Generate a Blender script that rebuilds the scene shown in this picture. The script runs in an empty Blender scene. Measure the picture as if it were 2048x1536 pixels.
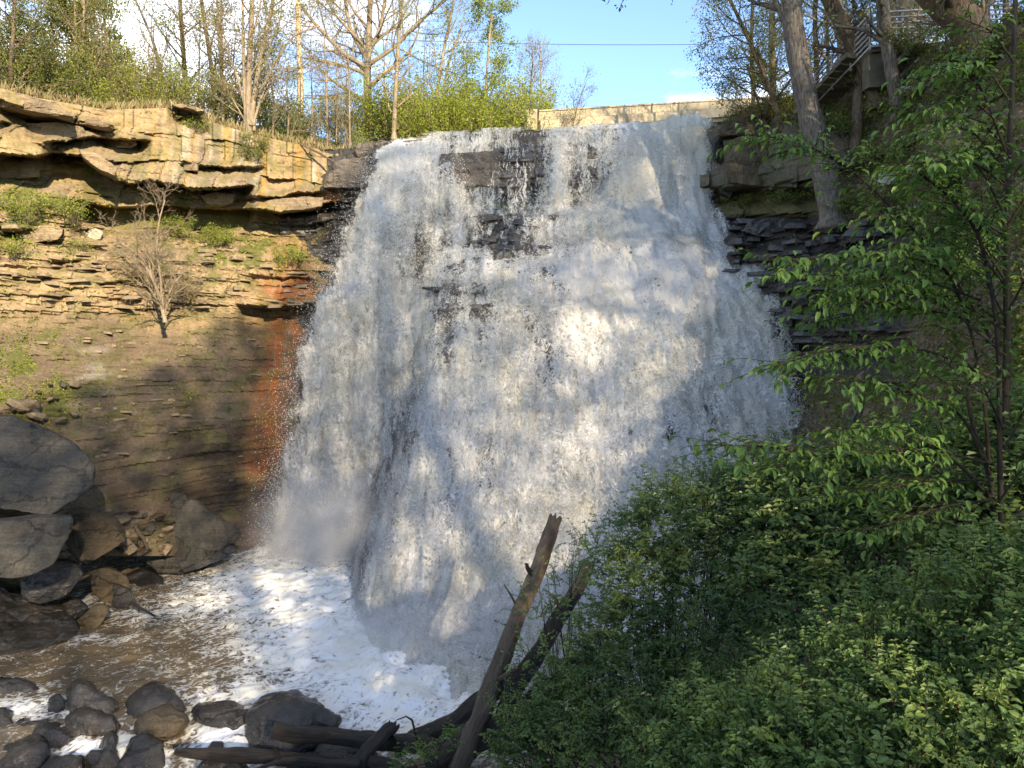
import bpy, bmesh, math, random
import numpy as np
from mathutils import Vector, Matrix

# ------------------------------------------------------------------ camera, sky, sun, exposure
scene = bpy.context.scene
COL = scene.collection
F = 1518.0            # focal length in pixels of the 2048 px wide photograph
HOR = 720.0           # row of the horizon
CAMZ = 7.8            # eye height above the plunge pool (m)

cam_d = bpy.data.cameras.new('camera')
cam_d.sensor_width = 36.0
cam_d.lens = 36.0 * F / 2048.0
cam_d.shift_y = -(768.0 - HOR) / 2048.0
cam_d.clip_start = 0.05
cam_d.clip_end = 3000.0
cam = bpy.data.objects.new('camera', cam_d)
COL.objects.link(cam)
cam.location = (0, 0, CAMZ)
cam.rotation_euler = (math.radians(90), 0, 0)
scene.camera = cam

SUN_AZ = math.radians(25.0)     # sun stands behind the camera, this far to the right
SUN_EL = math.radians(21.0)
CLOUD_OFF = (-7.8, 12.5, -18.27)
world = bpy.data.worlds.new('World')
scene.world = world
world.use_nodes = True
wn = world.node_tree
wn.nodes.clear()
w_out = wn.nodes.new('ShaderNodeOutputWorld')
w_bg = wn.nodes.new('ShaderNodeBackground')
w_sky = wn.nodes.new('ShaderNodeTexSky')
w_sky.sky_type = 'NISHITA'
w_sky.sun_disc = False
w_sky.sun_elevation = SUN_EL
w_sky.sun_rotation = math.pi - SUN_AZ
w_sky.air_density = 1.0
w_sky.dust_density = 0.0
w_sky.ozone_density = 4.5
w_sky.altitude = 2500.0
w_bg.inputs['Strength'].default_value = 0.088
w_tc = wn.nodes.new('ShaderNodeTexCoord')
w_map = wn.nodes.new('ShaderNodeMapping')
w_map.inputs['Scale'].default_value = (1.0, 1.0, 2.6)
w_map.inputs['Location'].default_value = CLOUD_OFF
w_map.inputs['Rotation'].default_value = (0, 0, math.radians(-8))
w_noise = wn.nodes.new('ShaderNodeTexNoise')
w_noise.inputs['Scale'].default_value = 2.3
w_noise.inputs['Detail'].default_value = 9.0
w_noise.inputs['Roughness'].default_value = 0.62
w_ramp = wn.nodes.new('ShaderNodeValToRGB')
w_ramp.color_ramp.elements[0].position = 0.49
w_ramp.color_ramp.elements[1].position = 0.72
w_ramp.color_ramp.elements[1].color = (0.85, 0.85, 0.85, 1)
w_mix = wn.nodes.new('ShaderNodeMix')
w_mix.data_type = 'RGBA'
w_mix.inputs['B'].default_value = (7.6, 7.9, 8.4, 1)
wn.links.new(w_tc.outputs['Generated'], w_map.inputs['Vector'])
wn.links.new(w_map.outputs['Vector'], w_noise.inputs['Vector'])
wn.links.new(w_noise.outputs['Fac'], w_ramp.inputs['Fac'])
wn.links.new(w_ramp.outputs['Color'], w_mix.inputs['Factor'])
wn.links.new(w_sky.outputs['Color'], w_mix.inputs['A'])
wn.links.new(w_mix.outputs['Result'], w_bg.inputs['Color'])
wn.links.new(w_bg.outputs['Background'], w_out.inputs['Surface'])

sun_d = bpy.data.lights.new('sun', 'SUN')
sun_d.energy = 2.0
sun_d.angle = math.radians(0.55)
sun_d.color = (1.0, 0.90, 0.74)
sun = bpy.data.objects.new('sun', sun_d)
COL.objects.link(sun)
# light travels away from the sun: to the left and forward, downwards
LDIR = Vector((-math.sin(SUN_AZ) * math.cos(SUN_EL), math.cos(SUN_AZ) * math.cos(SUN_EL), -math.sin(SUN_EL)))
sun.rotation_euler = LDIR.to_track_quat('-Z', 'Y').to_euler()
sun.location = (20, -30, 60)

scene.view_settings.view_transform = 'Standard'
scene.view_settings.look = 'None'
scene.view_settings.exposure = 2.6
scene.view_settings.use_white_balance = True
scene.view_settings.white_balance_temperature = 7900
scene.view_settings.white_balance_tint = 10
scene.view_settings.gamma = 1.0
scene.render.engine = 'CYCLES'
cy = scene.cycles
cy.max_bounces = 6
cy.diffuse_bounces = 3
cy.glossy_bounces = 2
cy.transmission_bounces = 3
cy.volume_bounces = 1
cy.transparent_max_bounces = 14
cy.caustics_reflective = False
cy.caustics_refractive = False
cy.use_adaptive_sampling = True
cy.adaptive_threshold = 0.02
cy.use_denoising = True
cy.volume_step_rate = 4.0

# ------------------------------------------------------------------ helpers
R = np.random.RandomState(7)
_perm = np.random.RandomState(3).permutation(256)
_perm = np.concatenate([_perm, _perm, _perm])
_grad = np.random.RandomState(5).normal(size=(256, 3))
_grad /= np.linalg.norm(_grad, axis=1)[:, None]


def pn(x, y, z):
    """gradient noise, about -1..1, arrays in and out"""
    x, y, z = np.broadcast_arrays(np.asarray(x, float), np.asarray(y, float), np.asarray(z, float))
    xi, yi, zi = np.floor(x).astype(int), np.floor(y).astype(int), np.floor(z).astype(int)
    xf, yf, zf = x - xi, y - yi, z - zi
    u, v, w = (f * f * f * (f * (f * 6 - 15) + 10) for f in (xf, yf, zf))
    xi &= 255; yi &= 255; zi &= 255

    def g(a, b, c):
        h = _perm[_perm[_perm[(xi + a) & 255] + ((yi + b) & 255)] + ((zi + c) & 255)] & 255
        gr = _grad[h]
        return gr[..., 0] * (xf - a) + gr[..., 1] * (yf - b) + gr[..., 2] * (zf - c)
    x00 = g(0, 0, 0) * (1 - u) + g(1, 0, 0) * u
    x10 = g(0, 1, 0) * (1 - u) + g(1, 1, 0) * u
    x01 = g(0, 0, 1) * (1 - u) + g(1, 0, 1) * u
    x11 = g(0, 1, 1) * (1 - u) + g(1, 1, 1) * u
    return 1.5 * ((x00 * (1 - v) + x10 * v) * (1 - w) + (x01 * (1 - v) + x11 * v) * w)


def fbm(x, y, z, o=4, gain=0.5):
    s, a, t = 0.0, 1.0, 0.0
    for i in range(o):
        f = 2.03 ** i
        s = s + a * pn(x * f + 17.1 * i, y * f + 5.7 * i, z * f + 9.3 * i)
        t += a
        a *= gain
    return s / t * 1.5


def hash1(k):
    k = np.asarray(k).astype(int)
    return _perm[(_perm[k & 255] + (k * 7 & 255)) & 255] / 255.0


def sstep(a, b, x):
    t = np.clip((x - a) / (b - a), 0, 1)
    return t * t * (3 - 2 * t)


def P(px, py, Y):
    """point at depth Y that the photograph shows at pixel (px, py)"""
    px, py, Y = np.broadcast_arrays(np.asarray(px, float), np.asarray(py, float), np.asarray(Y, float))
    return np.stack([(px - 1024.0) / F * Y, Y, CAMZ - (py - HOR) / F * Y], -1)


def px_of(p):
    p = np.asarray(p, float)
    return 1024 + p[..., 0] / p[..., 1] * F, HOR - (p[..., 2] - CAMZ) / p[..., 1] * F


def poolY(py, z=0.0):
    return (CAMZ - z) * F / (py - HOR)


def mesh_from(name, verts, faces, smooth=True):
    """verts (n,3); faces: list of int arrays (m,k)"""
    me = bpy.data.meshes.new(name)
    verts = np.ascontiguousarray(verts, dtype=np.float32)
    faces = [np.asarray(f, dtype=np.int32) for f in faces if len(f)]
    me.vertices.add(len(verts))
    me.vertices.foreach_set('co', verts.ravel())
    loops = np.concatenate([f.ravel() for f in faces])
    starts, off = [], 0
    for f in faces:
        starts.append(off + np.arange(len(f), dtype=np.int32) * f.shape[1])
        off += f.size
    starts = np.concatenate(starts).astype(np.int32)
    me.loops.add(len(loops))
    me.loops.foreach_set('vertex_index', loops)
    me.polygons.add(len(starts))
    me.polygons.foreach_set('loop_start', starts)
    me.polygons.foreach_set('use_smooth', np.full(len(starts), smooth))
    me.update(calc_edges=True)
    return me


def attr(me, name, vals, typ='FLOAT'):
    a = me.attributes.new(name, typ, 'POINT')
    vals = np.asarray(vals, dtype=np.float32)
    if typ == 'FLOAT':
        a.data.foreach_set('value', vals.ravel())
    elif typ == 'FLOAT_COLOR':
        if vals.shape[1] == 3:
            vals = np.concatenate([vals, np.ones((len(vals), 1), np.float32)], 1)
        a.data.foreach_set('color', vals.ravel())
    elif typ == 'FLOAT_VECTOR':
        a.data.foreach_set('vector', vals.ravel())


def obj(name, me, mat=None, parent=None, label=None, cat=None, group=None, kind=None, loc=None):
    o = bpy.data.objects.new(name, me)
    COL.objects.link(o)
    if mat is not None and me is not None and len(me.materials) == 0:
        me.materials.append(mat)
    if loc is not None:
        o.location = loc
    if parent is not None:
        o.parent = parent
    if label: o['label'] = label
    if cat: o['category'] = cat
    if group: o['group'] = group
    if kind: o['kind'] = kind
    return o


def empty(name, loc, label, cat, group=None):
    o = obj(name, None, None, None, label, cat, group)
    o.location = loc
    o.empty_display_size = 0.3
    return o


def child(name, me, mat, parent, kind=None, label=None):
    """part whose mesh is in world coordinates: shifted to its parent's origin"""
    off = parent.location
    if off.length > 0:
        me.transform(Matrix.Translation(-off))
    return obj(name, me, mat, parent, label=label, kind=kind)


def grid_faces(nr, nc):
    i = np.arange(nr - 1)[:, None] * nc + np.arange(nc - 1)[None, :]
    i = i.ravel()
    return np.stack([i, i + nc, i + nc + 1, i + 1], 1)


class MB:
    """collects geometry"""
    def __init__(s):
        s.v, s.q, s.t, s.r, s.n = [], [], [], [], 0

    def add(s, v, quads=None, tris=None, rnd=0.5):
        v = np.asarray(v, float)
        if quads is not None and len(quads): s.q.append(np.asarray(quads) + s.n)
        if tris is not None and len(tris): s.t.append(np.asarray(tris) + s.n)
        s.v.append(v)
        r = np.asarray(rnd, float)
        s.r.append(np.broadcast_to(r, (len(v),)).copy() if r.ndim == 0 else r)
        s.n += len(v)

    def mesh(s, name, smooth=True):
        fs = []
        if s.q: fs.append(np.concatenate(s.q))
        if s.t: fs.append(np.concatenate(s.t))
        me = mesh_from(name, np.concatenate(s.v), fs, smooth)
        attr(me, 'rnd', np.concatenate(s.r))
        return me

    def tube(s, pts, rad, sides=6, cap=True, rnd=0.5, wob=0.0):
        pts = np.asarray(pts, float)
        rad = np.broadcast_to(np.asarray(rad, float), (len(pts),))
        n = len(pts)
        tan = np.gradient(pts, axis=0)
        tan /= np.linalg.norm(tan, axis=1)[:, None] + 1e-9
        ref = np.array([0.0, 0, 1]) if abs(tan[0, 2]) < 0.9 else np.array([1.0, 0, 0])
        nr = np.cross(tan[0], ref); nr /= np.linalg.norm(nr)
        N = np.zeros((n, 3))
        for i in range(n):
            nr = nr - tan[i] * np.dot(nr, tan[i])
            nr = nr / (np.linalg.norm(nr) + 1e-9)
            N[i] = nr
        B = np.cross(tan, N)
        a = np.arange(sides) * 2 * math.pi / sides
        rr = rad[:, None] * np.ones((1, sides))
        if wob:
            rr = rr * (1 + wob * fbm(np.cos(a)[None, :] * 1.3 + pts[:, :1] * 1.7, np.sin(a)[None, :] * 1.3 + pts[:, 1:2] * 1.7, pts[:, 2:3] * 1.7, 3))
        v = pts[:, None, :] + rr[..., None] * (np.cos(a)[None, :, None] * N[:, None, :] + np.sin(a)[None, :, None] * B[:, None, :])
        i = np.arange(n - 1)[:, None] * sides
        j = np.arange(sides)[None, :]
        k = (j + 1) % sides
        q = np.stack([i + j, i + k, i + sides + k, i + sides + j], -1).reshape(-1, 4)
        v = v.reshape(-1, 3)
        tr = None
        if cap:
            v = np.concatenate([v, pts[:1], pts[-1:]])
            c0, c1 = n * sides, n * sides + 1
            jj = np.arange(sides); kk = (jj + 1) % sides
            tr = np.concatenate([np.stack([np.full(sides, c0), kk, jj], 1),
                                 np.stack([np.full(sides, c1), (n - 1) * sides + jj, (n - 1) * sides + kk], 1)])
        s.add(v, q, tr, rnd)

    def leaves(s, pos, d, nrm, length, width, big=False, rnd=None, droop=0.25, fold=0.18):
        pos = np.asarray(pos, float); m = len(pos)
        if m == 0: return
        d = d / (np.linalg.norm(d, axis=1)[:, None] + 1e-9)
        b = np.cross(nrm, d); b /= np.linalg.norm(b, axis=1)[:, None] + 1e-9
        nn = np.cross(d, b)
        L = np.broadcast_to(np.asarray(length, float), (m,))[:, None, None]
        W = np.broadcast_to(np.asarray(width, float), (m,))[:, None, None]
        if big:
            T = np.array([[0, 0, 0], [.28, -.42, fold * .8], [.66, -.40, fold * .5], [1.0, 0, -droop], [.66, .40, fold * .5], [.28, .42, fold * .8], [.35, 0, 0], [.7, 0, -droop * .35]])
            tr = np.array([[0, 1, 6], [1, 2, 6], [2, 7, 6], [2, 3, 7], [3, 4, 7], [4, 6, 7], [4, 5, 6], [5, 0, 6]])
        else:
            T = np.array([[0, 0, 0], [.45, -.5, fold], [1.0, 0, -droop], [.45, .5, fold]])
            tr = np.array([[0, 1, 2], [0, 2, 3]])
        k = len(T)
        v = pos[:, None, :] + L * T[None, :, :1] * d[:, None, :] + W * T[None, :, 1:2] * b[:, None, :] + L * T[None, :, 2:3] * nn[:, None, :]
        f = (np.arange(m)[:, None, None] * k + tr[None]).reshape(-1, 3)
        if rnd is None: rnd = R.rand(m)
        s.add(v.reshape(-1, 3), None, f, np.repeat(np.broadcast_to(rnd, (m,)), k))


def rand_dirs(n, rng=R):
    v = rng.normal(size=(n, 3))
    return v / np.linalg.norm(v, axis=1)[:, None]


# ------------------------------------------------------------------ materials
class NT:
    def __init__(s, name):
        s.m = bpy.data.materials.new(name)
        s.m.use_nodes = True
        s.t = s.m.node_tree
        s.t.nodes.clear()
        s.out = s.n('ShaderNodeOutputMaterial')

    def n(s, typ, **kw):
        nd = s.t.nodes.new(typ)
        for k, v in kw.items():
            setattr(nd, k, v)
        return nd

    def l(s, a, b):
        s.t.links.new(a, b)

    def val(s, sock, v):
        if hasattr(v, 'is_output'): s.l(v, sock)
        else: sock.default_value = v

    def attr(s, name):
        return s.n('ShaderNodeAttribute', attribute_name=name)

    def math(s, op, a, b=None, c=None, clamp=False):
        nd = s.n('ShaderNodeMath', operation=op, use_clamp=clamp)
        s.val(nd.inputs[0], a)
        if b is not None: s.val(nd.inputs[1], b)
        if c is not None: s.val(nd.inputs[2], c)
        return nd.outputs[0]

    def mix(s, f, a, b, mode='MIX'):
        nd = s.n('ShaderNodeMix', data_type='RGBA', blend_type=mode)
        s.val(nd.inputs['Factor'], f)
        for k, v in (('A', a), ('B', b)):
            if isinstance(v, tuple): v = (v[0], v[1], v[2], 1)
            s.val(nd.inputs[k], v)
        return nd.outputs['Result']

    def noise(s, vec, scale, detail=4, rough=0.55, dist=0.0):
        nd = s.n('ShaderNodeTexNoise')
        if vec is not None: s.l(vec, nd.inputs['Vector'])
        nd.inputs['Scale'].default_value = scale
        nd.inputs['Detail'].default_value = detail
        nd.inputs['Roughness'].default_value = rough
        nd.inputs['Distortion'].default_value = dist
        return nd

    def mapping(s, vec, scale=(1, 1, 1), loc=(0, 0, 0), rot=(0, 0, 0)):
        nd = s.n('ShaderNodeMapping')
        s.l(vec, nd.inputs['Vector'])
        nd.inputs['Scale'].default_value = scale
        nd.inputs['Location'].default_value = loc
        nd.inputs['Rotation'].default_value = rot
        return nd.outputs[0]

    def ramp(s, f, stops):
        nd = s.n('ShaderNodeValToRGB')
        s.l(f, nd.inputs['Fac'])
        e = nd.color_ramp.elements
        while len(e) < len(stops): e.new(0.5)
        for el, (p, c) in zip(e, stops):
            el.position = p
            el.color = (c, c, c, 1) if not isinstance(c, tuple) else (c[0], c[1], c[2], 1)
        return nd.outputs['Color']

    def bump(s, h, strength=0.5, dist=0.05, normal=None):
        nd = s.n('ShaderNodeBump')
        s.l(h, nd.inputs['Height'])
        nd.inputs['Strength'].default_value = strength
        nd.inputs['Distance'].default_value = dist
        if normal is not None: s.l(normal, nd.inputs['Normal'])
        return nd.outputs[0]

    def principled(s, color, rough=0.8, normal=None, spec=0.3, **kw):
        nd = s.n('ShaderNodeBsdfPrincipled')
        if isinstance(color, tuple): color = (color[0], color[1], color[2], 1)
        s.val(nd.inputs['Base Color'], color)
        s.val(nd.inputs['Roughness'], rough)
        s.val(nd.inputs['Specular IOR Level'], spec)
        if normal is not None: s.l(normal, nd.inputs['Normal'])
        for k, v in kw.items():
            s.val(nd.inputs[k], v)
        return nd.outputs[0]

    def done(s, shader):
        s.l(shader, s.out.inputs['Surface'])
        return s.m


def mat_rock(name, tint=None, rough=0.85, scale=1.0, fine=(0.62, 1.25), bump=0.6, strata=0.0, wet=0.0, cracks=False):
    """rock; base colour from the vertex attribute 'col' or a plain tint"""
    t = NT(name)
    g = t.n('ShaderNodeNewGeometry')
    pos = g.outputs['Position']
    if tint is None:
        base = t.attr('col').outputs['Color']
    else:
        n0 = t.noise(pos, 0.9 * scale, 5, 0.6)
        base = t.mix(t.ramp(n0.outputs['Fac'], [(0.3, 0.0), (0.72, 1.0)]), tint[0], tint[1])
    n1 = t.noise(pos, 9 * scale, 6, 0.68)
    n2 = t.noise(pos, 1.7 * scale, 5, 0.6)
    n3 = t.noise(t.mapping(pos, (2.2, 2.2, 16.0)), 1.0 * scale, 4, 0.6)
    h = t.math('ADD', n1.outputs['Fac'], t.math('MULTIPLY', n2.outputs['Fac'], 1.4))
    h = t.math('ADD', h, t.math('MULTIPLY', n3.outputs['Fac'], strata))
    f = t.ramp(n1.outputs['Fac'], [(0.25, fine[0]), (0.75, fine[1])])
    c = t.mix(1.0, base, f, 'MULTIPLY')
    f2 = t.ramp(n2.outputs['Fac'], [(0.3, 0.8), (0.75, 1.12)])
    c = t.mix(1.0, c, f2, 'MULTIPLY')
    if strata:
        f3 = t.ramp(n3.outputs['Fac'], [(0.32, 0.6), (0.62, 1.1)])
        c = t.mix(min(1.0, strata), c, t.mix(1.0, c, f3, 'MULTIPLY'))
    if cracks:
        sp = t.noise(pos, 38 * scale, 3, 0.7)
        c = t.mix(1.0, c, t.ramp(sp.outputs['Fac'], [(0.3, 0.55), (0.7, 1.4)]), 'MULTIPLY')
        wv = t.n('ShaderNodeVectorMath', operation='ADD')
        wz = t.n('ShaderNodeVectorMath', operation='SCALE'); t.l(n2.outputs['Color'], wz.inputs[0]); wz.inputs['Scale'].default_value = 0.9
        t.l(pos, wv.inputs[0]); t.l(wz.outputs[0], wv.inputs[1])
        vc = t.n('ShaderNodeTexVoronoi', feature='DISTANCE_TO_EDGE')
        t.l(t.mapping(wv.outputs[0], (0.32, 0.32, 0.7), (1.3, 0.4, 0.2), (0.3, 0.5, 0.2)), vc.inputs['Vector'])
        vc.inputs['Scale'].default_value = 1.0
        ck = t.ramp(vc.outputs['Distance'], [(0.0, 0.0), (0.022, 1.0)])
        c = t.mix(0.45, c, t.mix(1.0, c, ck, 'MULTIPLY'))
        lam = t.noise(t.mapping(pos, (1.2, 1.2, 22.0), (0, 0, 0), (0.35, 0.2, 0.0)), 1.0, 3, 0.6)
        c = t.mix(1.0, c, t.ramp(lam.outputs['Fac'], [(0.35, 0.78), (0.65, 1.12)]), 'MULTIPLY')
        h = t.math('ADD', h, t.math('MULTIPLY', ck, 0.6))
        h = t.math('ADD', h, t.math('MULTIPLY', lam.outputs['Fac'], 0.5))
        h = t.math('ADD', h, t.math('MULTIPLY', sp.outputs['Fac'], 0.35))
    rg = t.ramp(n2.outputs['Fac'], [(0.3, max(0.05, rough - 0.25)), (0.7, rough)])
    nm = t.bump(h, bump, 0.06)
    return t.done(t.principled(c, rg, nm, 0.25 + wet))


def mat_leaf(name, c1, c2, c3=None, trans=0.35, rough=0.5, spec=0.25):
    t = NT(name)
    r = t.attr('rnd').outputs['Fac']
    stops = [(0.0, c1), (1.0, c2)] if c3 is None else [(0.0, c1), (0.6, c2), (1.0, c3)]
    c = t.ramp(r, stops)
    p = t.principled(c, rough, None, spec)
    tr = t.n('ShaderNodeBsdfTranslucent')
    t.l(t.mix(1.0, c, (1.25, 1.3, 0.7), 'MULTIPLY'), tr.inputs['Color'])
    mx = t.n('ShaderNodeMixShader')
    mx.inputs[0].default_value = trans
    t.l(p, mx.inputs[1]); t.l(tr.outputs[0], mx.inputs[2])
    return t.done(mx.outputs[0])


def mat_bark(name, c1, c2, scale=6.0, bump=0.7, rough=0.9, spec=0.15):
    t = NT(name)
    pos = t.n('ShaderNodeNewGeometry').outputs['Position']
    n = t.noise(t.mapping(pos, (3.0, 3.0, 0.55)), scale, 6, 0.65, 0.4)
    n2 = t.noise(pos, 1.3, 3, 0.6)
    c = t.mix(t.ramp(n.outputs['Fac'], [(0.35, 0.0), (0.65, 1.0)]), c1, c2)
    c = t.mix(1.0, c, t.ramp(n2.outputs['Fac'], [(0.3, 0.7), (0.7, 1.15)]), 'MULTIPLY')
    return t.done(t.principled(c, rough, t.bump(n.outputs['Fac'], bump, 0.04), spec))


def mat_wood(name, c1, c2, rough=0.55, spec=0.4):
    """old log: grain runs along the attribute 'along'"""
    t = NT(name)
    uv = t.attr('grain').outputs['Vector']
    n = t.noise(t.mapping(uv, (1.0, 14.0, 14.0)), 1.6, 6, 0.65, 0.3)
    n2 = t.noise(uv, 1.5, 4, 0.6)
    c = t.mix(t.ramp(n.outputs['Fac'], [(0.32, 0.0), (0.68, 1.0)]), c1, c2)
    c = t.mix(1.0, c, t.ramp(n2.outputs['Fac'], [(0.3, 0.55), (0.7, 1.2)]), 'MULTIPLY')
    return t.done(t.principled(c, rough, t.bump(n.outputs['Fac'], 1.0, 0.06), spec))


def mat_plain(name, c, rough=0.7, spec=0.3, metal=0.0, var=0.25, scale=4.0):
    t = NT(name)
    pos = t.n('ShaderNodeNewGeometry').outputs['Position']
    n = t.noise(pos, scale, 5, 0.6)
    col = t.mix(1.0, (c[0], c[1], c[2]), t.ramp(n.outputs['Fac'], [(0.3, 1 - var), (0.7, 1 + var)]), 'MULTIPLY')
    return t.done(t.principled(col, rough, t.bump(n.outputs['Fac'], 0.2, 0.02), spec, Metallic=metal))


def mat_water(name, seed, web=1.0, soft=0.10, fine=1.0, thr=0.5, streak=1.0, vs=0.5):
    """broken white water: froth of varying thickness, the gaps let the rock show.
    uses attributes 'flow' (metres across / along the flow) and 'dens' (how much water runs there)"""
    t = NT(name)
    uv = t.attr('flow').outputs['Vector']
    dens = t.attr('dens').outputs['Fac']
    uv = t.mapping(uv, (1, 1, 1), (seed * 13.7, seed * 7.3, seed * 3.1))
    # warp
    wn_ = t.noise(uv, 1.6, 3, 0.6)
    wsub = t.n('ShaderNodeVectorMath', operation='SUBTRACT')
    t.l(wn_.outputs['Color'], wsub.inputs[0]); wsub.inputs[1].default_value = (0.5, 0.5, 0.5)
    wsc = t.n('ShaderNodeVectorMath', operation='SCALE')
    t.l(wsub.outputs[0], wsc.inputs[0]); wsc.inputs['Scale'].default_value = 0.55
    wadd = t.n('ShaderNodeVectorMath', operation='ADD')
    t.l(uv, wadd.inputs[0]); t.l(wsc.outputs[0], wadd.inputs[1])
    w = wadd.outputs[0]
    big = t.noise(t.mapping(w, (1.0, 0.10, 1.0)), 2.0, 4, 0.6)                 # ropes down the flow
    mid = t.noise(t.mapping(w, (1.0, vs * 0.9, 1.0)), 3.6, 5, 0.65)
    fin = t.noise(t.mapping(w, (1.0, vs * 1.5, 1.0)), 15.0 * fine, 3, 0.75)
    vor = t.n('ShaderNodeTexVoronoi', feature='DISTANCE_TO_EDGE')
    t.l(t.mapping(w, (1.0, vs * 1.5, 1.0)), vor.inputs['Vector'])
    vor.inputs['Scale'].default_value = 6.5 * fine
    webm = t.math('SUBTRACT', 0.20, vor.outputs['Distance'])
    m = t.math('MULTIPLY_ADD', big.outputs['Fac'], 1.0 * streak, -0.5 * streak)
    m = t.math('MULTIPLY_ADD', mid.outputs['Fac'], 0.9, m)
    m = t.math('ADD', m, -0.45)
    m = t.math('MULTIPLY_ADD', fin.outputs['Fac'], 1.5, m)
    m = t.math('ADD', m, -0.75)
    m = t.math('MULTIPLY_ADD', webm, 0.9 * web, m)
    m = t.math('ADD', m, t.math('MULTIPLY_ADD', dens, 1.25, -0.62))
    mr = t.n('ShaderNodeMapRange', interpolation_type='SMOOTHSTEP')
    t.l(m, mr.inputs['Value'])
    mr.inputs['From Min'].default_value = thr - 0.5 - soft
    mr.inputs['From Max'].default_value = thr - 0.5 + soft
    alpha = t.math('MULTIPLY', mr.outputs[0], t.math('MULTIPLY', dens, 9.0, clamp=True))
    cn = t.noise(uv, 0.35, 3, 0.5)
    c = t.mix(t.ramp(cn.outputs['Fac'], [(0.42, 0.0), (0.68, 1.0)]), (0.90, 0.91, 0.915), (0.88, 0.85, 0.74))
    h = t.math('MULTIPLY_ADD', mid.outputs['Fac'], 1.6, fin.outputs['Fac'])
    p = t.principled(c, 0.6, t.bump(h, 1.0, 0.16), 0.2)
    tl = t.n('ShaderNodeBsdfTranslucent')
    t.l(c, tl.inputs['Color'])
    m1 = t.n('ShaderNodeMixShader'); m1.inputs[0].default_value = 0.35
    t.l(p, m1.inputs[1]); t.l(tl.outputs[0], m1.inputs[2])
    tp = t.n('ShaderNodeBsdfTransparent')
    m2 = t.n('ShaderNodeMixShader')
    t.l(alpha, m2.inputs[0]); t.l(tp.outputs[0], m2.inputs[1]); t.l(m1.outputs[0], m2.inputs[2])
    return t.done(m2.outputs[0])


def mat_pool():
    t = NT('pool_water')
    pos = t.n('ShaderNodeNewGeometry').outputs['Position']
    foam = t.attr('foam').outputs['Fac']
    uv = t.attr('flow').outputs['Vector']
    wn_ = t.noise(uv, 0.9, 4, 0.6)
    wsub = t.n('ShaderNodeVectorMath', operation='SUBTRACT')
    t.l(wn_.outputs['Color'], wsub.inputs[0]); wsub.inputs[1].default_value = (0.5, 0.5, 0.5)
    wsc = t.n('ShaderNodeVectorMath', operation='SCALE')
    t.l(wsub.outputs[0], wsc.inputs[0]); wsc.inputs['Scale'].default_value = 1.5
    wadd = t.n('ShaderNodeVectorMath', operation='ADD')
    t.l(uv, wadd.inputs[0]); t.l(wsc.outputs[0], wadd.inputs[1])
    w = wadd.outputs[0]
    vor = t.n('ShaderNodeTexVoronoi', feature='DISTANCE_TO_EDGE')
    t.l(t.mapping(w, (0.55, 1.0, 1.0)), vor.inputs['Vector'])
    vor.inputs['Scale'].default_value = 2.6
    vor2 = t.n('ShaderNodeTexVoronoi', feature='DISTANCE_TO_EDGE')
    t.l(t.mapping(w, (0.6, 1.0, 1.0), (3.3, 1.2, 0)), vor2.inputs['Vector'])
    vor2.inputs['Scale'].default_value = 6.5
    fin = t.noise(t.mapping(w, (0.6, 1.0, 1.0)), 9.0, 6, 0.72)
    mid = t.noise(t.mapping(w, (0.6, 1.0, 1.0)), 1.3, 4, 0.6)
    m = t.math('MULTIPLY_ADD', vor.outputs['Distance'], -1.1, 0.13)
    m = t.math('MULTIPLY_ADD', vor2.outputs['Distance'], -1.3, m)
    m = t.math('MULTIPLY_ADD', fin.outputs['Fac'], 1.5, m)
    m = t.math('ADD', m, -0.75)
    m = t.math('MULTIPLY_ADD', mid.outputs['Fac'], 1.1, m)
    m = t.math('ADD', m, -0.55)
    m = t.math('ADD', m, t.math('MULTIPLY_ADD', foam, 1.15, -0.36))
    mr = t.n('ShaderNodeMapRange', interpolation_type='SMOOTHSTEP')
    t.l(m, mr.inputs['Value'])
    mr.inputs['From Min'].default_value = -0.26
    mr.inputs['From Max'].default_value = 0.46
    c = t.mix(mid.outputs['Fac'], (0.085, 0.062, 0.035), (0.14, 0.105, 0.064))
    fc = t.mix(t.ramp(mid.outputs['Fac'], [(0.4, 0.0), (0.7, 1.0)]), (0.74, 0.76, 0.775), (0.70, 0.67, 0.56))
    col = t.mix(mr.outputs[0], c, fc)
    rough = t.math('MULTIPLY_ADD', mr.outputs[0], 0.45, 0.14)
    h = t.math('MULTIPLY_ADD', mr.outputs[0], 0.6, fin.outputs['Fac'])
    return t.done(t.principled(col, rough, t.bump(h, 0.5, 0.06), 0.45))


M = {}
M['cliff'] = mat_rock('sandstone_cliff', rough=0.9, bump=0.75, strata=0.35)
M['bedrock'] = mat_rock('wet_bedrock', ((0.030, 0.027, 0.025), (0.075, 0.066, 0.058)), rough=0.5, strata=0.8, wet=0.3)
M['slope'] = mat_rock('slope_soil_and_rock', rough=0.92, bump=0.9, fine=(0.45, 1.5), strata=0.25)
M['hill'] = mat_rock('grassy_soil', ((0.10, 0.085, 0.04), (0.16, 0.15, 0.05)), rough=0.95)
M['slab'] = mat_rock('sandstone_slab', ((0.19, 0.145, 0.095), (0.33, 0.245, 0.145)), rough=0.88, bump=0.6, strata=0.35, cracks=True)
M['shale'] = mat_rock('shale_chip', ((0.16, 0.12, 0.08), (0.30, 0.23, 0.145)), rough=0.88, bump=0.5, strata=0.4)
M['grey_boulder'] = mat_rock('grey_sandstone', ((0.042, 0.039, 0.033), (0.085, 0.077, 0.062)), rough=0.8, bump=0.85, cracks=True)
M['brown_boulder'] = mat_rock('brown_sandstone', ((0.07, 0.055, 0.036), (0.125, 0.095, 0.06)), rough=0.7, bump=0.9, cracks=True)
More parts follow.
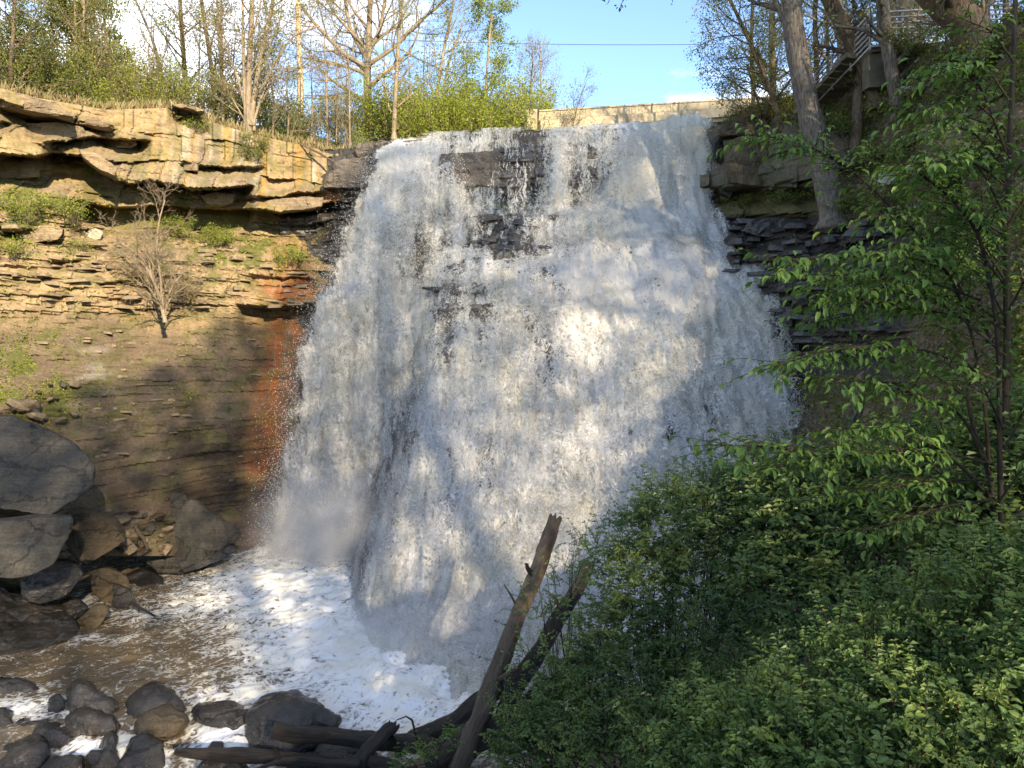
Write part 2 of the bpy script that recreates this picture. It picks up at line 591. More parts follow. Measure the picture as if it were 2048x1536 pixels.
M['wet_boulder'] = mat_rock('wet_dark_boulder', ((0.020, 0.018, 0.016), (0.050, 0.044, 0.037)), rough=0.30, bump=0.8, wet=0.3, cracks=True)
M['wet_ledge'] = mat_rock('wet_shale_ledge', ((0.022, 0.020, 0.021), (0.055, 0.050, 0.050)), rough=0.45, bump=0.5, strata=0.5, wet=0.3, cracks=True)
M['tan_boulder'] = mat_rock('tan_sandstone', ((0.16, 0.125, 0.08), (0.27, 0.21, 0.13)), rough=0.85, cracks=True)
M['pale_stone'] = mat_rock('pale_lichen_stone', ((0.30, 0.29, 0.23), (0.44, 0.42, 0.33)), rough=0.85)
M['cap'] = mat_rock('caprock', ((0.060, 0.050, 0.042), (0.125, 0.102, 0.080)), rough=0.6, bump=0.6, strata=0.3, wet=0.15, cracks=True)
M['concrete'] = mat_plain('weathered_concrete', (0.30, 0.25, 0.175), 0.85, 0.2, var=0.22, scale=1.4)
M['concrete_dark'] = mat_plain('stained_concrete', (0.12, 0.105, 0.075), 0.85, 0.2, var=0.35, scale=2.0)
M['white_rail'] = mat_plain('white_guard_rail', (0.72, 0.70, 0.66), 0.6, 0.3, var=0.1)
M['steel'] = mat_plain('galvanised_steel', (0.30, 0.30, 0.30), 0.5, 0.4, metal=0.3, var=0.2)
M['cable'] = mat_plain('black_cable', (0.03, 0.03, 0.035), 0.6)
M['bark_grey'] = mat_bark('grey_bark', (0.060, 0.050, 0.042), (0.19, 0.165, 0.14))
M['bark_brown'] = mat_bark('brown_bark', (0.055, 0.040, 0.030), (0.17, 0.125, 0.085))
M['bark_tan'] = mat_bark('pale_tan_bark', (0.15, 0.115, 0.08), (0.30, 0.24, 0.165))
M['bark_birch'] = mat_bark('peeling_pale_bark', (0.34, 0.20, 0.10), (0.62, 0.54, 0.42), scale=2.2)
M['twig'] = mat_bark('twig_bark', (0.09, 0.07, 0.05), (0.21, 0.17, 0.12))
M['dark_twig'] = mat_bark('dark_twig_bark', (0.020, 0.016, 0.013), (0.055, 0.045, 0.035))
M['log'] = mat_wood('weathered_log', (0.030, 0.020, 0.014), (0.20, 0.150, 0.105))
M['log_dark'] = mat_wood('soaked_dark_log', (0.014, 0.011, 0.009), (0.060, 0.047, 0.038), rough=0.42)
M['leaf_lime'] = mat_leaf('lime_leaves', (0.16, 0.20, 0.03), (0.27, 0.32, 0.055), (0.38, 0.39, 0.08), 0.45)
M['leaf_olive'] = mat_leaf('olive_leaves', (0.11, 0.125, 0.032), (0.19, 0.205, 0.055), (0.28, 0.26, 0.09), 0.4)
M['leaf_fresh'] = mat_leaf('fresh_pale_leaves', (0.13, 0.17, 0.05), (0.22, 0.28, 0.09), (0.30, 0.35, 0.13), 0.4)
M['leaf_red'] = mat_leaf('budding_bronze_leaves', (0.10, 0.11, 0.03), (0.17, 0.14, 0.05), (0.20, 0.10, 0.05), 0.35)
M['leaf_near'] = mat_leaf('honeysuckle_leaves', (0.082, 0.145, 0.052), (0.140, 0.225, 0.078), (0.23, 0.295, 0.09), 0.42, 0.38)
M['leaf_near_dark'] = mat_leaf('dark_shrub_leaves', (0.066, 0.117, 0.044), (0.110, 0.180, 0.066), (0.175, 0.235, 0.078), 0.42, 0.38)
M['leaf_sapling'] = mat_leaf('broad_sapling_leaves', (0.060, 0.125, 0.034), (0.10, 0.19, 0.050), (0.14, 0.23, 0.055), 0.45, 0.38)
M['leaf_slope'] = mat_leaf('slope_plants', (0.065, 0.09, 0.024), (0.12, 0.155, 0.04), (0.18, 0.21, 0.055), 0.35)
M['leaf_conifer'] = mat_leaf('dark_evergreen_needles', (0.075, 0.09, 0.028), (0.13, 0.15, 0.045), (0.20, 0.21, 0.07), 0.3)
M['dry_grass'] = mat_leaf('dry_grass', (0.20, 0.15, 0.08), (0.30, 0.24, 0.13), (0.17, 0.18, 0.06), 0.25)
M['litter'] = mat_leaf('fallen_leaves', (0.10, 0.065, 0.04), (0.20, 0.14, 0.09), (0.28, 0.22, 0.15), 0.15)
M['moss'] = mat_leaf('cliff_moss_leaves', (0.10, 0.13, 0.02), (0.19, 0.23, 0.04), (0.27, 0.30, 0.06), 0.3)
M['pool'] = mat_pool()
#@@STRUCT
# ------------------------------------------------------------------ large structure: cliffs, bedrock, slopes, pool
def lat(px, py, cols, rows, tab):
    """bilinear look-up in a depth table (rows x cols)"""
    tab = np.asarray(tab, float)
    px, py = np.broadcast_arrays(np.asarray(px, float), np.asarray(py, float))
    ci = np.interp(px, cols, np.arange(len(cols)))
    ri = np.interp(py, rows, np.arange(len(rows)))
    c0 = np.clip(ci.astype(int), 0, len(cols) - 2); r0 = np.clip(ri.astype(int), 0, len(rows) - 2)
    a = ci - c0; b = ri - r0
    a = a * a * (3 - 2 * a) * 0.5 + a * 0.5
    b = b * b * (3 - 2 * b) * 0.5 + b * 0.5
    return (tab[r0, c0] * (1 - a) + tab[r0, c0 + 1] * a) * (1 - b) + (tab[r0 + 1, c0] * (1 - a) + tab[r0 + 1, c0 + 1] * a) * b


def beds(x, z, h, amp, seed, jag=0.6):
    """bedding: every layer stands out by its own amount, broken up along its length"""
    zz = z + 0.5 * h * fbm(x * 0.22 + seed, z * 0.1, seed * 1.7, 3)
    k = np.floor(zz / h)
    f = zz / h - k
    o = (hash1(k + seed * 31) - 0.5) + jag * pn(x * (0.55 / max(h, .3)), k * 7.31 + seed, 0.5) * 0.9
    o2 = np.where(pn(x * 1.1, k * 3.7 + seed, 2.2) > 0.12, 0.45, 0.0)
    return amp * (o + o2) - amp * 0.35 * sstep(0.75, 1.0, f)


# ---- the left cliff
CL_COLS = [-420, 0, 150, 300, 450, 560, 650, 760]
CL_ROWS = [150, 300, 440, 620, 850, 1000, 1110]
CL_TAB = [[24.0, 28.3, 30.0, 31.7, 33.3, 34.7, 35.8, 36.6],
          [24.0, 28.3, 30.0, 31.7, 33.3, 34.7, 35.8, 36.6],
          [24.0, 28.2, 29.8, 31.6, 33.2, 34.6, 35.6, 36.4],
          [23.5, 27.5, 29.0, 30.9, 32.6, 34.1, 35.2, 36.0],
          [20.5, 24.8, 26.6, 28.8, 31.2, 33.2, 34.6, 35.4],
          [18.5, 22.9, 24.9, 27.6, 31.0, 32.9, 34.2, 35.0],
          [17.0, 21.2, 22.9, 26.2, 30.2, 32.2, 33.6, 34.6]]
OVERHANGS = [  # lower edge of a ledge in the photograph, how far the rock below steps back, height of the step
    ([(0, 198), (40, 214), (110, 226), (150, 236)], 0.9, 22, 0.35),
    ([(60, 236), (120, 241), (170, 244), (225, 256)], 0.8, 14, 0.3),
    ([(-40, 240), (0, 242), (20, 244)], 0.6, 10, 0.2),
    ([(95, 284), (150, 276), (200, 272), (292, 281)], 1.0, 16, 0.45),
    ([(-420, 285), (0, 303), (80, 312), (120, 303), (165, 310), (190, 333), (232, 358), (262, 364), (300, 361), (380, 374), (430, 377), (500, 369)], 1.6, 44, 0.6),
    ([(365, 327), (380, 325), (450, 335), (522, 332)], 0.6, 9, 0.25),
    ([(500, 391), (560, 392), (600, 381), (650, 384)], 0.5, 8, 0.3),
    ([(150, 398), (230, 413), (300, 410), (380, 413), (450, 418), (520, 416), (560, 423), (640, 410), (700, 398)], 1.9, 34, 0.5),
    ([(345, 209), (372, 212), (402, 224)], 0.8, 16, 0.3),
    ([(0, 455), (30, 462), (60, 458)], 0.6, 18, 0.2),
    ([(200, 566), (260, 560), (330, 572)], 0.35, 7, 0.1),
    ([(100, 520), (160, 516)], 0.35, 8, 0.1),
    ([(500, 546), (560, 552), (630, 556)], 0.3, 12, 0.2),
    ([(480, 610), (560, 612), (640, 608)], 0.7, 30, 0.5),
]


def cliff_top(px):
    return np.interp(px, [-420, 0, 60, 150, 210, 340, 420, 500, 560, 620, 660, 760], [120, 170, 188, 203, 214, 210, 238, 262, 276, 288, 303, 300])


def cliff_Y(px, py, detail=True):
    Y = lat(px, py, CL_COLS, CL_ROWS, CL_TAB)
    if not detail: return Y
    wob = 5 * pn(px * 0.02, 3.3, py * 0.004)
    for pl, rec, band, bulge in OVERHANGS:
        xs = [p[0] for p in pl]; ys = [p[1] for p in pl]
        e = np.interp(px, xs, ys) + wob + 3 * pn(px * 0.11, 1.1, rec)
        ins = sstep(xs[0] - 14, xs[0] + 14, px) * (1 - sstep(xs[-1] - 14, xs[-1] + 14, px))
        dy = py - e
        back = rec * sstep(0, 5, dy) * (1 - np.clip((dy - band) / (band * 2.0), 0, 1))
        out = -bulge * sstep(-band * 1.6, 0, dy) * (1 - sstep(0, 5, dy))
        Y = Y + ins * (back + out)
    p = P(px, py, Y)
    x, z = p[..., 0], p[..., 2]
    shale = sstep(425, 450, py)
    low = sstep(610, 680, py)
    mid = shale * (1 - low)
    Y = Y - (1 - shale) * (beds(x, z, 1.15, 0.30, 1.0, 0.9) + 0.5 * beds(x, z, 0.42, 0.14, 2.0))
    Y = Y - mid * (beds(x, z, 0.34, 0.22, 3.0, 1.0) + beds(x, z, 0.13, 0.10, 4.0, 1.0))
    Y = Y - low * (beds(x, z, 0.15, 0.055, 5.0, 0.8) + beds(x, z, 0.5, 0.06, 5.5, 0.8))
    Y = Y - 0.22 * fbm(x * 0.45, z * 0.5, 1.0, 4) - 0.05 * fbm(x * 3.0, z * 4.0, 4.0, 3)
    return Y


def mixc(a, b, f):
    f = np.asarray(f)[..., None]
    return a * (1 - f) + np.asarray(b, float) * f


def blob(px, py, cx, cy, rx, ry):
    d = ((px - cx) / rx) ** 2 + ((py - cy) / ry) ** 2
    return np.exp(-d)


def make_cliff():
    pxs = np.arange(-420, 760.1, 3.1)
    nv = 330
    v = np.linspace(0, 1, nv)
    px = np.broadcast_to(pxs[None, :], (nv, len(pxs)))
    top = cliff_top(px)
    py = top + v[:, None] * (1112 - top)
    Y = cliff_Y(px, py)
    p = P(px, py, Y)
    # pull the very top edge back so that it rounds over into the plateau
    p[0, :, 1] += 5.0; p[1, :, 1] += 1.2
    x, z = p[..., 0], p[..., 2]
    n = fbm(x * 0.35, z * 0.7, 3.0, 4); n2 = fbm(x * 1.2, z * 2.5, 7.0, 4)
    streak = fbm(x * 2.6, z * 0.12, 11.0, 3)
    c = np.zeros(p.shape) + np.array([0.40, 0.285, 0.15])
    c = mixc(c, (0.33, 0.255, 0.17), sstep(-0.2, 0.5, n))
    up = 1 - sstep(405, 430, py)
    c = mixc(c, (0.23, 0.185, 0.135), up * sstep(0.0, 0.45, streak) * 0.9 * sstep(150, 330, px))
    c = mixc(c, (0.45, 0.27, 0.085), up * sstep(0.15, 0.5, fbm(x * 2.1, z * 0.15, 21.0, 3)) * 0.8 * sstep(200, 420, px))
    c = mixc(c, (0.52, 0.46, 0.36), up * sstep(0.28, 0.5, fbm(x * 2.4, z * 0.2, 31.0, 3)) * 0.85 * sstep(250, 420, px))
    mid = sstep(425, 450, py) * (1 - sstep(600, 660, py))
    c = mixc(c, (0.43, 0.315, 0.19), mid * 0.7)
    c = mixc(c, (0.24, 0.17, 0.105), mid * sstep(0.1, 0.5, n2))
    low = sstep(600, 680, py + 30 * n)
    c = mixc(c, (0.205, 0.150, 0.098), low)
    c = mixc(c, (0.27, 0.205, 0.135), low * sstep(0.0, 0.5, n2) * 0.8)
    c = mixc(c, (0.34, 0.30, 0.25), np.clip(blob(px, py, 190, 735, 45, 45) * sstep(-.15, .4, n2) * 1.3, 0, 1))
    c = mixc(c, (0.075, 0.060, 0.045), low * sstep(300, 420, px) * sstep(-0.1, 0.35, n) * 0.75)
    # iron stain beside the water
    iron = 1.2 * blob(px, py, 562 - (py - 700) * 0.13, 740, 40, 250) + 0.9 * blob(px, py, 590, 580, 70, 28) + 0.5 * blob(px, py, 510, 930, 40, 40) + 0.9 * blob(px, py, 665, 400, 20, 22)
    c = mixc(c, (0.36, 0.115, 0.040), np.clip(iron * (0.72 + 0.5 * n2 + 0.75 * fbm(x * 3.5, z * 0.35, 81.0, 4)), 0, 0.88))
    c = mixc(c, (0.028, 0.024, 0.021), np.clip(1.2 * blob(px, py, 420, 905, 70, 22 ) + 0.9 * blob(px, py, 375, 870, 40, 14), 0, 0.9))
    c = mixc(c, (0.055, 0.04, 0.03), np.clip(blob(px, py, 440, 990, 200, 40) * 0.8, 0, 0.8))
    # moss
    mo = (0.95 * blob(px, py, 20, 430, 140, 45) + 0.8 * blob(px, py, 30, 720, 90, 55) + 0.75 * blob(px, py, 60, 800, 110, 40) + 0.8 * blob(px, py, 470, 500, 90, 45)
          + 0.6 * blob(px, py, 360, 480, 60, 60) + 0.5 * blob(px, py, 180, 330, 60, 10) + 0.35)
    mo = 1.25 * mo * sstep(-0.15, 0.3, fbm(x * 1.6, z * 1.6, 41.0, 4)) - 0.10 * low
    c = mixc(c, (0.135, 0.150, 0.035), np.clip(mo, 0, 0.85))
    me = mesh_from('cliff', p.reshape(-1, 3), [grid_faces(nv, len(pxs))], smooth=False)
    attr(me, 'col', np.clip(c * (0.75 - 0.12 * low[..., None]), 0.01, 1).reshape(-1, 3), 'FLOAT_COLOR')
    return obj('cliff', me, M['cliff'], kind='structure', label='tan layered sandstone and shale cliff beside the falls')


cliff = make_cliff()

# ---- bedrock behind the falling water
G_ROWS = [230, 300, 368, 384, 412, 430, 520, 560, 620, 700, 800, 900, 1000, 1100, 1200, 1300, 1420, 1520]
G_LEFT = [0, .2, .3, -.7, -.9, .1, .5, .7, .9, 1.1, 1.5, 1.9, 2.4, 3.0, 3.4, 3.8, 4.2, 4.6]
G_MID = [0, .3, .4, -1.0, -1.2, .8, 1.8, 2.8, 3.8, 5.0, 6.3, 7.8, 9.3, 10.8, 12.2, 13.6, 15.0, 16.0]
G_RIGHT = [0, .3, .6, .6, .7, 1.2, 3.2, 4.2, 5.0, 6.0, 7.3, 8.6, 10.0, 11.4, 12.6, 13.8, 15.0, 16.0]
G_FAR = [0, 0, .2, -.3, -.3, 1.3, 3.8, 4.6, 5.4, 6.4, 7.5, 8.7, 10.0, 11.2, 12.4, 13.6, 15.0, 16.0]


def lip_Y(px):
    return np.interp(px, [560, 720, 1040, 1430, 1760], [36.4, 35.6, 33.6, 32.6, 32.0])


def casc_left(py):
    return np.interp(py, [240, 420, 520, 600, 700, 800, 900, 1000, 1110, 1200, 1260, 1420], [890, 893, 868, 835, 822, 806, 778, 742, 700, 664, 672, 700])


def casc_right(py):
    return np.interp(py, [240, 330, 400, 470, 495, 580, 700, 800, 900, 1000, 1200, 1420], [1444, 1446, 1462, 1500, 1600, 1668, 1696, 1712, 1690, 1640, 1530, 1400])


def falls_g(px, py, water=False):
    rows = np.array(G_ROWS, float)
    L, Mi, Ri, Fa = (np.array(a, float) for a in (G_LEFT, G_MID, G_RIGHT, G_FAR))
    if water:
        L, Mi, Ri, Fa = (np.maximum.accumulate(a) for a in (L, Mi, Ri, Fa))
    gl, gm, gr, gf = (np.interp(py, rows, a) for a in (L, Mi, Ri, Fa))
    e = casc_left(py)
    g = gl + (gm - gl) * sstep(e - 45, e + 70, px)
    g = g + (gr - gm) * sstep(1180, 1330, px)
    g = g + (gf - gr) * sstep(1450, 1560, px)
    return g


def make_bedrock():
    pxs = np.arange(560, 1760, 4.0)
    pys = np.concatenate([np.arange(256, 1500, 4.0)])
    px, py = np.meshgrid(pxs, pys)
    lip = np.interp(px, [560, 700, 735, 870, 950, 1040, 1100, 1430, 1480, 1760], [300, 292, 284, 272, 262, 258, 260, 246, 244, 244])
    py = lip + (py - 256) * (1500 - lip) / (1500 - 256)
    Y = lip_Y(px) - falls_g(px, py)
    p = P(px, py, Y)
    x, z = p[..., 0], p[..., 2]
    sh = sstep(415, 435, py)
    Y = Y - (1 - sh) * (beds(x, z, 0.75, 0.22, 6.0, 0.9) + beds(x, z, 0.25, 0.08, 6.4)) - sh * (1 - 0.75 * sstep(580, 680, py)) * (beds(x, z, 0.55, 0.42, 7.0, 0.8) + beds(x, z, 0.2, 0.15, 7.5, 0.9))
    Y = Y - (0.25 - 0.17 * sstep(560, 680, py)) * fbm(x * 0.6, z * 0.7, 51.0, 4)
    p = P(px, py, Y)
    # top rows run back under the creek
    p[0, :, 1] += 3.0
    me = mesh_from('bedrock', p.reshape(-1, 3), [grid_faces(len(pys), len(pxs))], smooth=False)
    return obj('bedrock', me, M['bedrock'], kind='structure', label='dark wet shale ledges under the waterfall')


bedrock = make_bedrock()

# ---- right bank: rock wall beside the falls and wooded slope
RS_COLS = [1400, 1500, 1600, 1700, 1800, 1900, 2048, 2500]
RS_ROWS = [-150, 0, 100, 200, 250, 350, 372, 388, 430, 500, 600, 700, 800, 900, 1100, 1350]
RS_TAB = [[34, 33, 32, 29, 27, 24, 21, 15],
          [33.6, 33, 31, 28, 26, 23, 20, 14],
          [33.2, 32.5, 31, 27.5, 25, 22, 18.5, 13],
          [32.8, 31.5, 29.5, 26.5, 24, 21, 17.5, 12],
          [32.2, 30.4, 28.6, 26, 23.5, 20.5, 17, 12],
          [31.8, 30.0, 28.2, 25.5, 23, 20, 16, 11],
          [31.8, 30.0, 28.2, 25.4, 22.8, 19.9, 15.8, 11],
          [33.0, 31.3, 29.2, 25.6, 22.8, 19.8, 15.6, 11],
          [31.6, 30.2, 27.6, 24.8, 22.2, 19.5, 15, 10.5],
          [30.5, 28.4, 26.4, 24, 21.5, 18.5, 14.5, 10],
          [29.5, 27.8, 25.7, 23, 20.5, 17.5, 13, 9],
          [28.8, 27.2, 25.1, 22.5, 19.5, 16.5, 12, 8.5],
          [28, 26.5, 24.5, 21.5, 18.5, 15, 11, 8],
          [27, 25.5, 23, 20, 17, 13.5, 10, 7.5],
          [25, 22, 19, 16, 13.5, 11, 8.5, 6.5],
          [22, 18, 15, 13, 11, 9, 7.5, 6]]


def slope_top(px):
    return np.interp(px, [1400, 1438, 1455, 1500, 1560, 1640, 1700, 1750, 1830, 1920, 2000, 2048, 2500], [262, 250, 236, 212, 196, 176, 140, 108, 92, 76, 48, 20, -190])


def slope_Y(px, py):
    Y = lat(px, py, RS_COLS, RS_ROWS, RS_TAB)
    p = P(px, py, Y)
    x, z = p[..., 0], p[..., 2]
    rock = (1 - sstep(1640, 1760, px + 0.25 * (py - 400))) * sstep(225, 240, py)
    rock = np.maximum(rock, (1 - sstep(1780, 1860, px)) * sstep(425, 440, py) * (1 - sstep(740, 800, py)))
    ledge = sstep(425, 440, py)
    b1 = beds(x, z, 1.3, 0.55, 8.0, 1.0) + 0.5 * beds(x, z, 0.5, 0.25, 8.3)
    b2 = beds(x, z, 0.42, 0.5, 9.0, 0.9) + beds(x, z, 0.16, 0.16, 9.4, 0.9)
    d = rock * (b1 * (1 - ledge) + b2 * ledge) + (1 - rock) * (0.12 * fbm(x * 2, z * 2, 3.0, 4) + 0.35 * beds(x, z, 0.8, 0.35, 8.7, 1.0))
    return Y - d - 0.5 * fbm(x * 0.35, z * 0.5, 61.0, 4), rock, ledge


def make_slope():
    pxs = np.arange(1400, 2500, 4.5)
    nv = 300
    px = np.broadcast_to(pxs[None, :], (nv, len(pxs)))
    top = slope_top(px)
    py = top + np.linspace(0, 1, nv)[:, None] * (1350 - top)
    Y, rock, ledge = slope_Y(px, py)
    p = P(px, py, Y)
    x, z = p[..., 0], p[..., 2]
    ext = []
    for dd, dz in ((60, 6.0), (25, 1.0), (10, -0.2), (4, -0.3), (1.2, -0.1)):
        q = p[0].copy()
        q[:, 1] += dd; q[:, 0] += dd * 0.25 * np.clip((px[0] - 1480) / 300, 0, 1); q[:, 2] += dz
        ext.append(q)
    n = fbm(x * 0.6, z * 0.8, 71.0, 4); n2 = fbm(x * 2.5, z * 3.0, 73.0, 4)
    c = np.zeros(p.shape) + np.array([0.105, 0.078, 0.050])
    c = mixc(c, (0.155, 0.115, 0.08), sstep(-.1, .5, n2))
    c = mixc(c, (0.075, 0.085, 0.025), sstep(0.05, 0.4, n))
    rc = mixc(np.zeros(p.shape) + np.array([0.125, 0.105, 0.075]), (0.085, 0.08, 0.055), sstep(-.2, .4, n))
    rc = mixc(rc, (0.085, 0.075, 0.022), 0.8 * sstep(388, 396, py) * (1 - sstep(425, 440, py)))
    rc = mixc(rc, (0.030, 0.028, 0.029), ledge * 0.95)
    rc = mixc(rc, (0.075, 0.058, 0.045), ledge * sstep(0.2, 0.5, n2))
    c = c * (1 - rock[..., None]) + rc * rock[..., None]
    c = mixc(c, (0.30, 0.21, 0.11), np.clip(1.2 * blob(px, py, 1915, 265, 45, 30), 0, 1))
    allp = np.concatenate([np.stack(ext), p])
    allc = np.concatenate([np.repeat(c[:1], len(ext), 0), c])
    me = mesh_from('slope', allp.reshape(-1, 3), [grid_faces(nv + len(ext), len(pxs))], smooth=False)
    attr(me, 'col', np.clip(allc, 0.01, 1).reshape(-1, 3), 'FLOAT_COLOR')
    return obj('slope', me, M['slope'], kind='structure', label='steep shaded bank of rock ledges, soil and dead leaves')


slope = make_slope()

# ---- plateau above the cliff, reaching to the horizon
_ex = np.arange(-420, 760, 20.0)
_et = cliff_top(_ex)
_E = P(_ex, _et, cliff_Y(_ex, _et, False))


def plateau_z(X, Y):
    ye = np.interp(X, np.concatenate([[-60], _E[:, 0], [-4, 30]]), np.concatenate([[18], _E[:, 1], [36.8, 36.8]]))
    ze = np.interp(X, np.concatenate([[-60], _E[:, 0], [-4, 30]]), np.concatenate([[19], _E[:, 2], [17.9, 17.9]]))
    t = Y - ye - 3.6
    z = ze + 0.06 * np.clip(t, 0, 40) + 1.5 * sstep(0.2, 4.0, t) * (1 - sstep(0, 6, X)) + 2.2 * sstep(4, 14, t) + 0.25 * np.clip(-17 - X, 0, 30) * sstep(0, 8, t)
    z = z - 2.2 * sstep(2, 9, X) * (1 - sstep(48, 60, Y))
    z = z + np.where(t < 0, t * 7.0 - 0.15, 0)
    return z + 0.12 * fbm(X * 0.4, Y * 0.4, 5.0, 3) - 0.15


def make_hill():
    xs = np.concatenate([[-900, -400, -200, -110], np.arange(-70, 31, 0.8), [60, 120, 250, 500, 900]])
    ys = np.concatenate([np.arange(24, 62, 0.7), [66, 75, 90, 130, 200, 400, 900, 1800]])
    X, Y = np.meshgrid(xs, ys)
    Z = plateau_z(X, Y)
    me = mesh_from('hillside', np.stack([X, Y, Z], -1).reshape(-1, 3), [grid_faces(len(ys), len(xs))])
    return obj('hillside', me, M['hill'], kind='structure', label='grassy ground on top of the cliff')


make_hill()

# ---- near bank under the foreground shrubs, and the ground behind the camera
def bank_z(X, Y):
    k = 0.25 + 0.75 * sstep(-2, 6, Y)
    z = 4.9 - 0.42 * np.clip(Y - 2, -3, 40) + k * (0.62 * np.minimum(X, 8) + 0.35 * np.clip(X - 8, 0, 20))
    return np.clip(z, -1.2, 40) + 0.12 * fbm(X * 0.6, Y * 0.6, 8.0, 3)


def make_bank():
    xs = np.concatenate([[-60, -30, -15], np.arange(-9, 16, 0.3), [18, 22, 28, 36, 46]])
    ys = np.concatenate([[-60, -45, -32, -22, -14], np.arange(-9, 19, 0.3)])
    X, Y = np.meshgrid(xs, ys)
    Z = bank_z(np.clip(X, -9, 22), Y) + 0.10 * np.clip(-5 - Y, 0, 60)
    Z = np.where(X > 15, Z + (X - 15) * 0.2, Z)
    me = mesh_from('bank', np.stack([X, Y, Z], -1).reshape(-1, 3), [grid_faces(len(ys), len(xs))])
    col = np.zeros((X.size, 3)) + np.array([0.045, 0.035, 0.024])
    attr(me, 'col', col, 'FLOAT_COLOR')
    return obj('bank', me, M['slope'], kind='structure', label='dark soil bank under the foreground shrubs')


make_bank()

# ---- river bed and pool
def make_bed():
    xs = np.arange(-60, 41, 2.0); ys = np.arange(-40, 50, 2.0)
    X, Y = np.meshgrid(xs, ys)
    Z = -1.3 + 0.2 * fbm(X * 0.3, Y * 0.3, 2.0, 3)
    me = mesh_from('riverbed', np.stack([X, Y, Z], -1).reshape(-1, 3), [grid_faces(len(ys), len(xs))])
    return obj('riverbed', me, M['bedrock'], kind='structure', label='dark rock bed under the pool')


make_bed()

FOAM = [  # pixel centre, radii, amount
    (620, 1190, 150, 90, 0.66), (760, 1330, 170, 90, 0.66), (860, 1420, 150, 60, 0.58), (470, 1160, 90, 45, 0.35), (590, 1310, 120, 50, 0.38), (700, 1430, 60, 30, 0.5),
    (390, 1215, 110, 25, 0.30), (120, 1280, 120, 10, 0.40), (250, 1235, 110, 14, 0.22), (520, 1390, 110, 25, 0.42), (400, 1400, 70, 16, 0.30),
    (60, 1420, 90, 20, 0.65), (295, 1425, 26, 26, 0.8), (180, 1480, 60, 16, 0.9), (255, 1478, 34, 22, 0.9), (425, 1470, 40, 30, 0.85), (475, 1475, 30, 26, 0.9),
    (330, 1500, 12, 40, 0.5), (170, 1510, 70, 14, 0.45), (420, 1520, 60, 12, 0.45), (60, 1370, 60, 16, 0.25), (690, 1510, 30, 14, 0.6), (180, 1200, 30, 16, 0.5),
]


def foam_at(px, py):
    f = np.zeros(px.shape)
    for cx, cy, rx, ry, a in FOAM:
        f = f + a * blob(px, py, cx, cy, rx, ry)
    return 0.92 * f + 0.20 + 0.12 * sstep(150, 520, px)


def make_pool():
    xs = np.arange(-24, 7, 0.085); ys = np.arange(12.0, 38.0, 0.085)
    X, Y = np.meshgrid(xs, ys)
    px, py = px_of(np.stack([X, Y, 0 * X], -1))
    fm = foam_at(px, py)
    boil = np.clip(blob(px, py, 640, 1190, 130, 60) + 0.9 * blob(px, py, 700, 1260, 60, 40) + blob(px, py, 800, 1340, 150, 80) + 0.6 * blob(px, py, 880, 1430, 120, 50), 0, 1)
    u = -0.75 * X - 0.66 * Y; w = 0.66 * X - 0.75 * Y
    ridg = 1 - np.abs(fbm(u * 0.45, w * 0.9, 3.0, 4)) * 2.2
    Z = 0.05 * fbm(u * 0.7, w * 1.4, 1.0, 4) + 0.06 * ridg * (0.4 + fm) + boil * (0.14 + 0.20 * fbm(X * 1.1, Y * 1.1, 9.0, 4, 0.5))
    Z = Z + 0.10 * fbm(u * 1.6, w * 3.2, 13.0, 4, 0.6) * np.clip(fm + 0.2, 0, 1)
    drop = sstep(17.0, 14.8, Y) if False else 1 - sstep(14.8, 16.6, Y)
    Z = Z - 0.35 * drop + 0.28 * np.clip(fm - 0.5, 0, 1) * drop
    me = mesh_from('pool_water', np.stack([X, Y, Z], -1).reshape(-1, 3), [grid_faces(len(ys), len(xs))])
    attr(me, 'foam', np.clip(fm, 0, 0.92))
    attr(me, 'flow', np.stack([u, w, 0 * u], -1).reshape(-1, 3), 'FLOAT_VECTOR')
    return obj('pool_water', me, M['pool'], kind='structure', label='brown churning plunge pool streaked with white foam')


make_pool()

# far and side water, coarse, so that the stream goes on beyond the frame
_xs = np.arange(-60, 10, 2.0); _ys = np.arange(-40, 12.6, 2.0)
_X, _Y = np.meshgrid(_xs, _ys)
_me = mesh_from('stream_water', np.stack([_X, _Y, 0 * _X - 0.45], -1).reshape(-1, 3), [grid_faces(len(_ys), len(_xs))])
attr(_me, 'foam', np.full(_X.size, 0.25)); attr(_me, 'flow', np.stack([_X, _Y, 0 * _X], -1).reshape(-1, 3), 'FLOAT_VECTOR')
obj('stream_water', _me, M['pool'], kind='structure', label='brown stream running on below the pool')

# creek above the lip
_xs = np.arange(-9, 13, 0.5); _ys = np.concatenate([np.arange(33.2, 40, 0.5), [44, 50, 60, 80, 120]])
_X, _Y = np.meshgrid(_xs, _ys)
_Z = 17.62 + 0.06 * fbm(_X, _Y, 1.0, 3) + 0.02 * np.clip(_Y - 36, 0, 100)
_px, _ = px_of(np.stack([_X, _Y, _Z], -1))
_Y2 = np.where(_Y < lip_Y(_px) + 0.2, lip_Y(_px) + 0.2, _Y)
_me = mesh_from('creek_water', np.stack([_X, _Y2, _Z], -1).reshape(-1, 3), [grid_faces(len(_ys), len(_xs))])
attr(_me, 'foam', np.full(_X.size, 0.3)); attr(_me, 'flow', np.stack([_Y, _X, 0 * _X], -1).reshape(-1, 3), 'FLOAT_VECTOR')
obj('creek_water', _me, M['pool'], kind='structure', label='creek water running to the lip of the falls')

# ------------------------------------------------------------------ the waterfall
falls = empty('waterfall', (0, 30, 0), 'tall white waterfall breaking over stepped dark ledges into the brown pool', 'waterfall')

